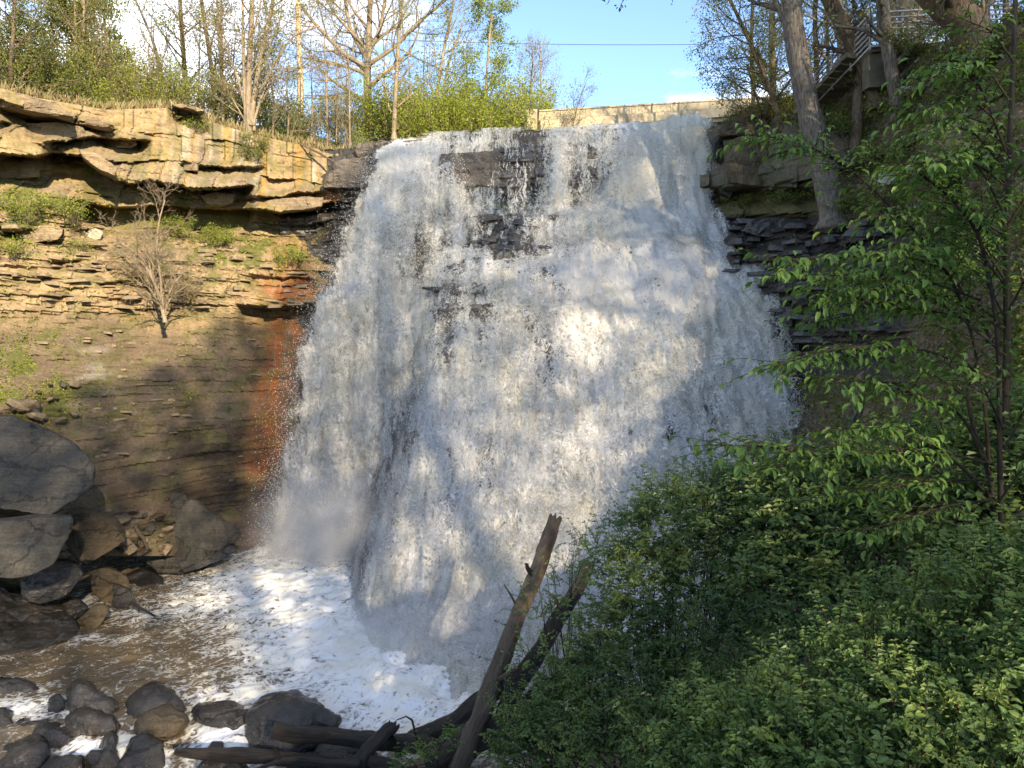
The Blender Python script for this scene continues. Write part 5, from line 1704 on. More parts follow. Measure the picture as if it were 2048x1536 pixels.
tree('large bare tree with a broad spread of limbs above the falls', [(738, 262), (736, 205), (734, 140), (738, 70), (742, -40), (748, -200)], 45.0, (22, 7),
     [(15, 5.2, 0.30, 0.95, 0.13, 0.07), (7, 2.0, 0.2, 0.7, 0.18, 0.03), (6, 0.9, 0.2, 0.7, 0.25, 0.0)], 'bark_tan', 'leaf_fresh', 2090, 0.12, 1, LB, jit=0.2,
     extra=[([(735, 135), (690, 110), (640, 60), (600, 10), (560, -60)], (10, 4)), ([(735, 130), (790, 95), (830, 50), (880, 10), (940, -50)], (10, 4)), ([(736, 110), (760, 60), (770, 0), (780, -90)], (11, 4)), ([(735, 150), (700, 135), (640, 122), (590, 112)], (9, 3)), ([(735, 120), (700, 60), (690, 0), (680, -80)], (12, 4))])
tree('straight pale dead-looking trunk with peeling orange bark', [(602, 215), (600, 150), (597, 60), (595, -30), (594, -160)], 42.0, (13, 9), [(5, 1.2, 0.8, 0.8, 0.2, 0.0), (3, 0.6, 0.3, 0.7, 0.2, 0.0)], 'bark_birch', None, 0, 0.1, 2, LB)
tree('vine-clad clump of several stems at the cliff edge', [(497, 250), (497, 180), (500, 100), (505, 0), (508, -120)], 34.0, (15, 7), BARE, 'bark_tan', 'leaf_olive', 6080, 0.10, 3, LB, jit=0.16,
     extra=[([(492, 250), (488, 150), (486, 60), (484, -80)], (9, 4)), ([(503, 230), (520, 120), (545, 10), (565, -100)], (12, 6)), ([(508, 240), (540, 140), (585, 70), (640, 52)], (6, 3)), ([(498, 250), (480, 170), (462, 120), (430, 50)], (6, 3))])
tree('brown leaning stem left of the vine-clad clump', [(432, 230), (425, 150), (415, 80), (402, 0), (392, -90)], 37.0, (10, 6), BARE, 'bark_brown', 'leaf_red', 1710, 0.09, 4, LB)
tree('slim grey-white stem rising through the brush', [(446, 235), (442, 150), (437, 60), (432, -60)], 36.0, (6, 4), THIN, 'bark_tan', 'leaf_red', 1330, 0.09, 5, LB)
tree('rough brown trunk in the middle of the brush', [(372, 200), (368, 120), (362, 40), (356, -90)], 39.0, (11, 7), BARE, 'bark_brown', 'leaf_fresh', 1520, 0.10, 6, LB)
tree('slender upright stem beside the brown trunk', [(444, 190), (443, 110), (442, 20), (441, -80)], 40.0, (7, 5), THIN, 'bark_tan', 'leaf_red', 1330, 0.09, 7, LB)
tree('young tree with a pale stem in front of the spreading tree', [(788, 262), (790, 200), (795, 120), (800, 40), (808, -60)], 39.0, (11, 5), BARE, 'bark_tan', 'leaf_fresh', 950, 0.10, 8, LB)
tree('thin bare sapling at the right end of the cliff edge', [(700, 300), (699, 230), (698, 160), (694, 90)], 37.0, (5, 2), THIN, 'bark_tan', 'leaf_olive', 418, 0.08, 9, LB)
tree('another thin bare sapling near the caprock', [(655, 290), (654, 220), (652, 150), (648, 60)], 38.0, (5, 2), THIN, 'bark_tan', 'leaf_olive', 418, 0.08, 10, LB)
tree('pair of slanting grey stems with fresh pale leaves', [(868, 270), (872, 200), (885, 110), (905, 20), (915, -60)], 43.0, (8, 4), BARE, 'bark_tan', 'leaf_fresh', 2850, 0.11, 11, LB, extra=[([(878, 270), (882, 200), (898, 120), (925, 50)], (7, 3))])
tree('slim tree with bright green young leaves near the bridge', [(968, 275), (970, 220), (974, 140), (980, 60), (985, 30)], 42.0, (8, 3), [(13, 2.2, 0.3, 0.7, 0.18, 0.06), (5, 0.9, 0.2, 0.7, 0.22, 0.02), (3, 0.4, 0.2, 0.7, 0.25, 0.0)], 'bark_tan', 'leaf_fresh', 4940, 0.12, 12, LB)
tree('pale bare twiggy tree standing against the sky by the bridge', [(1085, 270), (1084, 215), (1082, 160), (1080, 100)], 43.0, (5, 2), [(18, 2.2, 0.2, 0.45, 0.12, 0.06), (6, 1.0, 0.2, 0.5, 0.18, 0.04), (4, 0.45, 0.2, 0.6, 0.2, 0.0)], 'bark_tan', 'leaf_lime', 665, 0.07, 13, LB)
tree('reddish bare twiggy tree beside the pale one', [(1052, 270), (1056, 215), (1062, 160), (1066, 118)], 44.0, (5, 2), [(16, 2.0, 0.2, 0.5, 0.12, 0.06), (6, 0.9, 0.2, 0.5, 0.18, 0.04), (4, 0.4, 0.2, 0.6, 0.2, 0.0)], 'bark_tan', 'leaf_olive', 1330, 0.08, 14, LB)
tree('small dark-twigged shrubby tree in front of the parapet', [(1140, 285), (1146, 250), (1155, 210), (1172, 165)], 38.5, (4, 1.5), [(12, 1.6, 0.15, 0.6, 0.15, 0.05), (5, 0.7, 0.2, 0.6, 0.2, 0.02), (4, 0.3, 0.2, 0.6, 0.2, 0.0)], 'twig', 'leaf_olive', 950, 0.06, 15, LB)
tree('two thin trunks standing side by side above the cliff', [(156, 200), (153, 130), (151, 60), (148, -60)], 33.0, (8, 5), BARE, 'bark_tan', 'leaf_olive', 1710, 0.09, 16, LB, extra=[([(166, 200), (165, 120), (168, 40), (166, -60)], (6, 4))])
tree('light green leafy tree on the slope above the cliff', [(222, 200), (218, 150), (212, 90), (208, 20)], 37.0, (8, 3), [(16, 2.4, 0.15, 0.75, 0.15, 0.04), (7, 1.1, 0.2, 0.7, 0.2, 0.02), (4, 0.5, 0.2, 0.7, 0.2, 0.0)], 'bark_tan', 'leaf_fresh', 13300, 0.12, 17, LB, jit=0.18)
tree('dense dark evergreen leaning over the cliff', [(20, 200), (22, 130), (28, 50), (30, -60)], 30.0, (12, 5), [(26, 2.6, 0.1, 1.1, 0.12, -0.03), (8, 1.0, 0.15, 0.8, 0.2, -0.02), (3, 0.4, 0.2, 0.7, 0.2, 0.0)], 'bark_brown', 'leaf_conifer', 9000, 0.09, 18, LB, jit=0.12)
tree('olive leafy tree beside the dark evergreen', [(110, 200), (108, 140), (104, 60), (100, -40)], 33.0, (9, 4), [(18, 2.4, 0.12, 0.8, 0.15, 0.04), (7, 1.0, 0.2, 0.7, 0.2, 0.02), (4, 0.5, 0.2, 0.7, 0.2, 0.0)], 'bark_tan', 'leaf_olive', 12350, 0.11, 19, LB, jit=0.18)
tree('thin dark leaning tree with bare limbs against the blue gap', [(330, 215), (325, 160), (310, 90), (280, 20), (255, -40)], 38.0, (7, 3), BARE, 'bark_grey', 'leaf_olive', 950, 0.08, 20, LB)
for i, (x_, y_, t_, Y_) in enumerate([(545, 270, 90, 36), (575, 275, 120, 37), (622, 290, 60, 39), (672, 270, 80, 40), (395, 225, 40, 38), (470, 240, 60, 38), (530, 250, 30, 41), (820, 270, 110, 42), (845, 270, 70, 44), (930, 275, 90, 45), (300, 205, 60, 36), (270, 205, 95, 36), (185, 200, 40, 35), (690, 290, 130, 43), (765, 270, 60, 47)]):
    tree('thin grey sapling with sparse buds in the cliff-top brush', [(x_, y_), (x_ + 3, (y_ * 2 + t_) / 3), (x_ - 4 + 2 * (i % 5), (y_ + 2 * t_) / 3), (x_ + 6 - 3 * (i % 4), t_)], Y_, (4.5, 1.5), THIN, 'bark_tan', ['leaf_olive', 'leaf_fresh', 'leaf_red'][i % 3], 260, 0.08, 200 + i, 'thin saplings in the brush', sides=6)

# ---- shrubs of the cliff top
def shrub(label, pos, h, rad, nst, leaf, nleaf, lsize, seed, group, twig='twig', name='shrub', lean=(0, 0), cat='shrub'):
    rng = np.random.RandomState(seed)
    pos = np.asarray(pos, float)
    root = empty(name, Vector(tuple(pos)), label, cat, group)
    ms = MB(); ends = []
    for k in range(nst):
        a = rng.rand() * 6.28; rr = rad * math.sqrt(rng.rand())
        st = pos + np.array([0.4 * rr * math.cos(a), 0.4 * rr * math.sin(a), -0.15])
        L = h * (0.65 + 0.45 * rng.rand())
        d = np.array([math.cos(a) * rr / h * 0.9 + lean[0], math.sin(a) * rr / h * 0.9 + lean[1], 1.0])
        p_ = path(st, d, L, 6, 0.12, -0.01, rng)
        r_ = np.linspace(0.014, 0.004, len(p_)) * max(1.0, h / 2.0)
        ms.tube(p_, r_, 3, False)
        grow(ms, p_, r_, rng, 0, [(6, 0.42 * h, 0.25, 0.6, 0.2, 0.03)], ends)
    child('stems', ms.mesh('stems'), M[twig], root)
    if nleaf:
        ml = MB(); leaf_cloud(ml, ends, nleaf, lsize, rng, 0.10 * max(1, h / 2))
        child('foliage', ml.mesh('foliage', False), M[leaf], root, kind='stuff')
    return root


def on_plateau(px, Y):
    X = (px - 1024.0) / F * Y
    return np.array([X, Y, float(plateau_z(np.array([X]), np.array([Y]))[0])])


rg = np.random.RandomState(300)
for i in range(32):
    px_ = 690 + 420 * rg.rand(); Y_ = 38.0 + 7 * rg.rand()
    shrub('sunlit lime-green shrub behind the lip of the falls', on_plateau(px_, Y_), 3.0 + 2.0 * rg.rand(), 1.5, 16, 'leaf_lime', 2400, 0.12, 310 + i, 'lime-green shrubs behind the lip')
for i in range(26):
    px_ = 240 + 460 * rg.rand(); X0 = (px_ - 1024) / F
    Y_ = float(np.interp(px_, _ex, _E[:, 1])) + 2.2 + 5 * rg.rand()
    shrub('twiggy half-leafed shrub in the brush along the cliff edge', on_plateau(px_, Y_), 2.0 + 1.8 * rg.rand(), 1.3, 18, ['leaf_olive', 'leaf_lime', 'leaf_olive', 'leaf_fresh'][i % 4], 1500, 0.095, 340 + i, 'twiggy shrubs along the cliff edge')
for i in range(16):
    px_ = -60 + 330 * rg.rand(); Y_ = float(np.interp(px_, _ex, _E[:, 1])) + 2.0 + 5 * rg.rand()
    shrub('olive-green leafy bush on the rise above the cliff', on_plateau(px_, Y_), 1.6 + 2.0 * rg.rand(), 1.4, 16, ['leaf_olive', 'leaf_lime', 'leaf_olive'][i % 3], 1500, 0.10, 370 + i, 'bushes on the rise above the cliff')
shrub('golden-yellow leafing shrub below the spreading tree', on_plateau(760, 43), 4.2, 1.6, 18, 'leaf_lime', 2200, 0.12, 391, None)
shrub('tall yellow-green shrub right of the spreading tree', on_plateau(835, 44), 5.0, 1.6, 18, 'leaf_lime', 2600, 0.12, 392, None)
shrub('rounded yellow-green bush beside the white rail', on_plateau(1010, 42.5), 3.9, 1.5, 18, 'leaf_lime', 2600, 0.11, 393, None)
shrub('half-bare yellowish bush at the bridge end', on_plateau(1110, 39.5), 2.6, 1.2, 16, 'leaf_olive', 900, 0.08, 394, None)
shrub('thin yellow-green bush in front of the bridge end post', on_plateau(1068, 38.6), 3.0, 1.0, 12, 'leaf_lime', 900, 0.09, 396, None)
shrub('low pale bush against the parapet foot', on_plateau(1125, 38.4), 2.4, 1.0, 12, 'leaf_fresh', 600, 0.08, 397, None)
shrub('dark green bush behind the vine-clad clump', on_plateau(530, 44), 3.4, 1.5, 14, 'leaf_conifer', 2400, 0.11, 395, None)
# tufts hanging over and growing on the cliff
def on_cliff(px, py, out=0.0):
    return P(px, py, float(cliff_Y(np.array([float(px)]), np.array([float(py)]))[0]) - out)


for i, (px_, py_, h_, r_, lf, n_, lab) in enumerate([
    (500, 300, 0.9, 1.0, 'leaf_olive', 900, 'leafy tuft hanging from the cliff edge under the vine-clad clump'),
    (505, 318, 0.7, 0.6, 'moss', 500, 'small green tuft dangling below the leafy cliff-edge tuft'),
    (395, 260, 0.6, 0.7, 'moss', 500, 'green tuft under the small overhang at the cliff top'),
    (440, 490, 1.0, 1.0, 'moss', 1500, 'bright green creeper patch in the middle of the cliff'),
    (585, 525, 0.9, 0.8, 'leaf_lime', 1000, 'grassy green bush on the ledge beside the falls'),
    (610, 460, 0.8, 0.7, 'dry_grass', 500, 'bare brown twig bush under the dark undercut'),
    (375, 600, 0.9, 0.9, 'dry_grass', 900, 'grey-green cushion bush beside the bare cliff shrub'),
    (345, 470, 0.9, 0.9, 'moss', 1000, 'mossy bush below the main overhang'),
    (35, 430, 1.0, 1.3, 'moss', 1500, 'broad green ivy patch on the left of the cliff'),
    (140, 440, 0.9, 0.9, 'moss', 1000, 'green bush under the small cave-like hollow'),
    (10, 510, 0.8, 0.8, 'leaf_lime', 700, 'green tuft low in the bedded rock'),
    (650, 480, 0.5, 0.5, 'dry_grass', 400, 'brown hanging grass at the edge of the spray'),
    (150, 500, 0.6, 0.6, 'moss', 400, 'thin green plant on the bedded rock'),
    (260, 545, 0.5, 0.7, 'dry_grass', 400, 'dry straw-coloured tangle left of the bare cliff shrub'),
    (190, 345, 0.4, 0.7, 'moss', 350, 'bright moss cushion on the shelf under the main overhang')]):
    shrub(lab, on_cliff(px_, py_, 0.1), h_, r_, 16, lf, n_, 0.075, 420 + i, None, lean=(0.0, -0.5), name='cliff_plant', cat='plant')
tree('leafless grey shrub-tree rooted in the cliff face', [(330, 640), (318, 590), (300, 545), (270, 505), (232, 478)], 29.6, (10, 3), [(12, 1.9, 0.2, 0.7, 0.2, 0.05), (6, 0.9, 0.2, 0.7, 0.25, 0.02), (5, 0.4, 0.2, 0.7, 0.25, 0.0)], 'bark_tan', 'dry_grass', 200, 0.05, 440, None,
     extra=[([(326, 630), (322, 560), (312, 500), (318, 440), (330, 400)], (7, 2)), ([(326, 620), (345, 570), (372, 540)], (6, 2)), ([(320, 600), (300, 540), (296, 500)], (6, 2))], flare=1.0, sink=0.1)

# moss leaves, hanging grass and cliff-edge grass: uncountable
def cliff_cover():
    rng = np.random.RandomState(450)
    n = 75000
    px = -60 + 720 * rng.rand(n); py = 300 + 560 * rng.rand(n)
    den = (0.9 * blob(px, py, 20, 430, 130, 45) + 0.9 * blob(px, py, 30, 720, 80, 45) + 0.8 * blob(px, py, 60, 800, 100, 40) + 1.1 * blob(px, py, 470, 505, 90, 40)
           + 0.5 * blob(px, py, 360, 490, 60, 60) + 0.7 * blob(px, py, 180, 335, 50, 8) + 0.9 * blob(px, py, 590, 525, 50, 22) + 0.06 + 0.25 * blob(px, py, 370, 740, 20, 60) + .3 * blob(px, py, 130, 440, 80, 60))
    w = fbm(px * 0.02, py * 0.02, 2.0, 3)
    keep = rng.rand(n) < den * (0.5 + 1.3 * w)
    px, py = px[keep], py[keep]
    p = P(px, py, cliff_Y(px, py) - 0.03)
    m = len(p)
    mb = MB()
    d = rand_dirs(m, rng) * 0.8 + np.array([0, -0.5, -0.3]); nr = rand_dirs(m, rng) * 0.6 + np.array([0, -0.6, 0.7])
    sz = 0.05 + 0.07 * rng.rand(m)
    mb.leaves(p, d, nr, sz, sz * 0.6, rnd=rng.rand(m))
    obj('cliff_moss', mb.mesh('cliff_moss', False), M['moss'], None, kind='stuff', label='green moss and small leaves clinging to the cliff', cat='moss')
    # grass at the edge
    mb = MB()
    n = 26000
    px = -80 + 800 * rng.rand(n)
    tp = cliff_top(px)
    Y = np.interp(px, _ex, _E[:, 1]) + 0.2 + 4.0 * rng.rand(n) ** 1.5
    X = (px - 1024) / F * Y
    z = np.maximum(plateau_z(X, Y), np.interp(px, _ex, _E[:, 2]) - 0.15)
    p = np.stack([X, Y, z], 1)
    d = np.stack([rng.normal(size=n) * 0.35, rng.normal(size=n) * 0.35, np.ones(n)], 1)
    over = rng.rand(n) < 0.18
    d[over] = np.stack([rng.normal(size=over.sum()) * 0.5, -np.ones(over.sum()), -0.6 * np.ones(over.sum())], 1)
    p[over, 1] = np.interp(px[over], _ex, _E[:, 1]) + 0.2
    L = 0.15 + 0.5 * rng.rand(n) ** 2
    mb.leaves(p, d, rand_dirs(n, rng), L, 0.014, rnd=rng.rand(n), fold=0.02)
    obj('cliff_edge_grass', mb.mesh('cliff_edge_grass', False), M['dry_grass'], None, kind='stuff', label='dry grass and stalks along the cliff edge', cat='grass')
    # moss strip on the ledge behind the water
    n = 1600
    px = 905 + 200 * rng.rand(n); py = 402 + 18 * rng.rand(n)
    p = P(px, py, lip_Y(px) - falls_g(px, py) - 0.12)
    mb = MB(); mb.leaves(p, rand_dirs(n, rng) * .7 + UP * .5, rand_dirs(n, rng), 0.12, 0.06, rnd=rng.rand(n))
    obj('ledge_moss', mb.mesh('ledge_moss', False), M['leaf_slope'], None, kind='stuff', label='dark green moss on the ledge under the caprock', cat='moss')


cliff_cover()

# ---- right bank
RB = 'tree trunks on the right bank'
RL = [(10, 2.2, 0.35, 0.8, 0.18, 0.03), (5, 1.0, 0.2, 0.7, 0.2, 0.0), (4, 0.5, 0.2, 0.7, 0.2, 0.0)]
tree('big leaning grey-barked tree rooted in the ledges beside the falls', [(1668, 430), (1655, 370), (1632, 280), (1608, 180), (1592, 90), (1580, 0), (1570, -120)], 25.2, (56, 34), [(5, 2.5, 0.72, 0.9, 0.15, 0.02), (5, 1.0, 0.2, 0.7, 0.2, 0.0), (4, 0.5, .2, .7, .2, 0)], 'bark_grey', 'leaf_slope', 500, 0.09, 501, RB, ground='slope', sides=20, flare=1.35)
tree('brown trunk slanting across the stair railing', [(1752, 190), (1738, 150), (1712, 100), (1685, 50), (1662, 10), (1630, -60)], 23.0, (34, 26), RL, 'bark_brown', 'leaf_slope', 700, 0.09, 502, RB, ground='slope', sides=14)
tree('straight grey trunk in front of the walkway wall', [(1798, 215), (1784, 150), (1775, 90), (1766, 20), (1760, -80)], 21.5, (30, 22), RL, 'bark_grey', 'leaf_slope', 500, 0.09, 503, RB, ground='slope', sides=14)
tree('thin tan sapling trunk at the railing corner', [(1742, 205), (1740, 150), (1736, 95), (1722, 70)], 22.6, (11, 7), [(5, 1.2, 0.5, 0.7, 0.2, 0.03), (4, .5, .2, .7, .2, 0)], 'bark_tan', 'leaf_slope', 200, 0.08, 504, RB, ground='slope')
tree('shaded trunk below the stair railing', [(1712, 300), (1715, 220), (1722, 140), (1730, 60)], 24.2, (26, 18), [(4, 1.2, 0.5, 0.7, 0.2, 0.03), (4, .5, .2, .7, .2, 0)], 'bark_brown', 'leaf_slope', 200, 0.08, 505, RB, ground='slope')
tree('massive dark oak trunk leaning at the top of the slope', [(1968, 95), (1945, 60), (1905, 20), (1850, -40), (1790, -110)], 19.5, (74, 64), [(6, 3.0, 0.5, 0.8, 0.15, 0.02), (5, 1.2, .2, .7, .2, 0), (4, .6, .2, .7, .2, 0)], 'bark_brown', 'leaf_slope', 400, 0.1, 506, RB, ground='slope', sides=20)
tree('sunlit tan twin trunks beside the massive oak', [(1962, 105), (1950, 60), (1940, 0), (1930, -90)], 19.2, (26, 22), RL, 'bark_tan', 'leaf_slope', 300, 0.09, 507, RB, ground='slope', extra=[([(1975, 95), (1972, 40), (1975, -40)], (18, 14))])
tree('thick sunlit tan trunk behind the walkway railing', [(1822, 95), (1820, 30), (1818, -80)], 28.5, (50, 44), [(4, 2.5, 0.6, 0.8, 0.15, 0.02), (5, 1.2, .2, .7, .2, 0), (4, .6, .2, .7, .2, 0)], 'bark_tan', 'leaf_slope', 300, 0.1, 508, RB, sides=14)
for i, (x_, b_, Y_, w_, lf, lab) in enumerate([
    (1545, 215, 31, 16, 'leaf_olive', 'trunk of the leafy tree nearest the bridge'),
    (1632, 190, 30, 12, 'leaf_olive', 'slim trunk just right of the big leaning tree'),
    (1505, 225, 33, 9, 'leaf_red', 'thin trunk with reddish budding leaves over the bridge'),
    (1600, 200, 33, 10, 'leaf_olive', 'thin trunk half hidden behind the big leaning tree'),
    (1680, 150, 29, 16, 'leaf_olive', 'tan trunk behind the stair railing'),
    (1655, 170, 34, 8, 'leaf_slope', 'pale pole-like trunk behind the stairs'),
    (1870, 95, 27, 12, 'leaf_slope', 'slim trunk behind the farther railing'),
    (1905, 90, 30, 14, 'leaf_slope', 'dark trunk seen under the leaning oak'),
    (1785, 110, 31, 14, 'leaf_slope', 'straight trunk behind the people'),
    (2010, 60, 26, 14, 'leaf_slope', 'dark trunk at the crest right of the oak')]):
    tree(lab, [(x_, b_ + 25), (x_ + 2, b_ - 60), (x_ - 3, b_ - 140), (x_ + 2, b_ - 260), (x_ + 4, b_ - 380)], Y_, (w_, w_ * 0.6), [(14, 3.0, 0.2, 0.85, 0.16, 0.02), (6, 1.4, 0.2, 0.7, 0.2, 0.0), (5, 0.6, 0.2, 0.7, 0.2, 0.0)],
         ['bark_tan', 'bark_brown'][i % 2], lf, 2600 if i < 4 else 1100, 0.085, 520 + i, RB, jit=0.15)
tree('leafy overhanging tree reaching out over the bridge and sky', [(1560, 240), (1540, 180), (1510, 110), (1480, 40), (1440, -40)], 29.0, (12, 6), [(16, 2.6, 0.25, 0.9, 0.16, 0.0), (7, 1.2, 0.2, 0.7, 0.2, 0.0), (5, 0.5, 0.2, 0.7, 0.2, 0.0)], 'bark_brown', 'leaf_olive', 6000, 0.075, 540, RB, jit=0.12)
tree('bushy low tree hanging over the right end of the bridge', [(1530, 245), (1520, 215), (1508, 180), (1495, 130)], 30.0, (7, 3), [(16, 1.5, 0.1, 1.0, 0.16, -0.01), (7, 0.8, 0.2, 0.7, 0.2, 0.0), (4, 0.4, 0.2, 0.7, 0.2, 0.0)], 'bark_brown', 'leaf_olive', 4500, 0.075, 541, RB, jit=0.12)


def on_slope(px, py):
    px = np.atleast_1d(np.asarray(px, float)); py = np.atleast_1d(np.asarray(py, float))
    return P(px, py, slope_Y(px, py)[0] - 0.03)


rg = np.random.RandomState(600)
for i, (px_, py_, h_, r_, n_, lf, lab) in enumerate([
    (1720, 270, 1.3, 1.3, 1500, 'leaf_slope', 'yellow-green shrub below the stair railing'),
    (1760, 330, 1.0, 1.1, 1200, 'leaf_fresh', 'pale flowering shrub right of the leaning tree'),
    (1660, 260, 1.0, 1.0, 900, 'leaf_slope', 'dark leafy shrub behind the leaning tree'),
    (1600, 245, 0.9, 1.2, 900, 'leaf_olive', 'bush on top of the rock wall beside the falls'),
    (1540, 232, 0.7, 1.0, 700, 'leaf_olive', 'greyish bush at the end of the bridge parapet'),
    (1850, 110, 1.2, 1.4, 1600, 'leaf_slope', 'green shrub growing up through the walkway railing'),
    (1960, 150, 1.0, 1.3, 1300, 'leaf_slope', 'low shrub under the leaning oak'),
    (1850, 220, 0.8, 1.2, 1100, 'leaf_slope', 'fern-like plants beside the flat pale stone'),
    (1700, 420, 0.7, 0.8, 700, 'leaf_slope', 'small bush at the foot of the leaning tree'),
    (1560, 400, 0.5, 1.0, 700, 'leaf_slope', 'mossy plants on the undercut ledge'),
    (1490, 405, 0.4, 0.8, 450, 'leaf_slope', 'dark moss tuft under the rock wall by the water'),
    (1620, 400, 0.6, 0.9, 700, 'leaf_slope', 'ivy-like plants left of the leaning tree foot'),
    (1800, 420, 0.9, 1.1, 900, 'leaf_slope', 'leafy plant on the shaded middle slope'),
    (1880, 380, 0.8, 1.1, 900, 'leaf_slope', 'low bush below the sunlit sandstone knob'),
    (1980, 330, 0.9, 1.0, 900, 'leaf_slope', 'shrub right of the sunlit sandstone knob'),
    (1850, 540, 0.8, 1.1, 900, 'leaf_slope', 'undergrowth bush at the end of the dark ledges')]):
    shrub(lab, on_slope(px_, py_)[0], h_, r_, 14, lf, n_, 0.085, 600 + i, None, twig='dark_twig', name='slope_shrub', lean=(-0.25, -0.3))


def slope_cover():
    rng = np.random.RandomState(650)
    n = 48000
    px = 1450 + 620 * rng.rand(n); py = slope_top(px) + (900 - slope_top(px)) * rng.rand(n) ** 1.2
    Y, rock, ledge = slope_Y(px, py)
    w = fbm(px * 0.015, py * 0.02, 5.0, 3)
    keep = rng.rand(n) < np.clip((1 - rock * 0.93) * (0.45 + 1.5 * w), 0.03, 1) * (1 - 0.9 * blob(px, py, 1915, 275, 40, 30))
    p = P(px, py, Y - 0.04)[keep]
    m = len(p)
    sz = 0.06 + 0.09 * rng.rand(m)
    mb = MB(); mb.leaves(p + np.array([0, -0.15, 0.25]) * rng.rand(m, 1), rand_dirs(m, rng) * .8 + np.array([-.3, -.3, .3]), rand_dirs(m, rng) * .6 + UP, sz, sz * .55, rnd=rng.rand(m))
    obj('ground_cover', mb.mesh('ground_cover', False), M['leaf_slope'], None, kind='stuff', label='low green ground cover on the shaded slope', cat='ground cover')
    n = 16000
    px = 1600 + 470 * rng.rand(n); py = slope_top(px) + (900 - slope_top(px)) * rng.rand(n)
    Y, rock, ledge = slope_Y(px, py)
    keep = rng.rand(n) < (1 - rock * 0.95) * (0.6 - 1.3 * fbm(px * 0.015, py * 0.02, 5.0, 3))
    p = P(px, py, Y - 0.02)[keep]; m = len(p)
    mb = MB(); mb.leaves(p, rand_dirs(m, rng), rand_dirs(m, rng) * .5 + np.array([-.2, -.5, .8]), 0.07 + 0.05 * rng.rand(m), 0.05, rnd=rng.rand(m))
    obj('leaf_litter', mb.mesh('leaf_litter', False), M['litter'], None, kind='stuff', label='brown fallen leaves on the shaded slope', cat='leaf litter')


slope_cover()

# ---- foreground: leafy sapling
def leaf_parts(root, pos, d, nr, L, W, rnd, mat, n_parts, part_name, rest_name, big=True):
    """the leaves that show largest become parts of their own, the rest one part"""
    order = np.argsort(-(L / np.maximum(pos[:, 1], 0.5)) * (pos[:, 1] > 0.5))
    pxx, pyy = px_of(pos)
    inside = (pxx > -20) & (pxx < 2068) & (pyy > -20) & (pyy < 1556)
    order = np.concatenate([order[inside[order]], order[~inside[order]]])
    sel, rest = order[:n_parts], order[n_parts:]
    protos = []
    for k in range(5):
        mb = MB(); mb.leaves(np.zeros((1, 3)), np.array([[1.0, 0, 0]]), np.array([[0, 0, 1.0]]), 1.0, 1.0 * (0.5 + 0.04 * k), big=True, rnd=np.array([(k + 0.5) / 5]), droop=0.12 + 0.06 * k)
        me = mb.mesh(part_name, True); me.materials.append(mat); protos.append(me)
    for i in sel:
        dd = d[i] / np.linalg.norm(d[i])
        b = np.cross(nr[i], dd); b /= np.linalg.norm(b) + 1e-9
        nn = np.cross(dd, b)
        o = bpy.data.objects.new(part_name, protos[min(4, int(rnd[i] * 5))])
        COL.objects.link(o)
        Mx = Matrix(((dd[0], b[0], nn[0], 0), (dd[1], b[1], nn[1], 0), (dd[2], b[2], nn[2], 0), (0, 0, 0, 1)))
        o.parent = root
        o.matrix_basis = Matrix.Translation(Vector(tuple(pos[i])) - root.location) @ Mx @ Matrix.Diagonal((L[i], L[i] * W[i] / L[i] * 1.9, L[i], 1))
    mb = MB(); mb.leaves(pos[rest], d[rest], nr[rest], L[rest], W[rest], big=big, rnd=rnd[rest])
    child(rest_name, mb.mesh(rest_name, big), mat, root, kind='stuff')


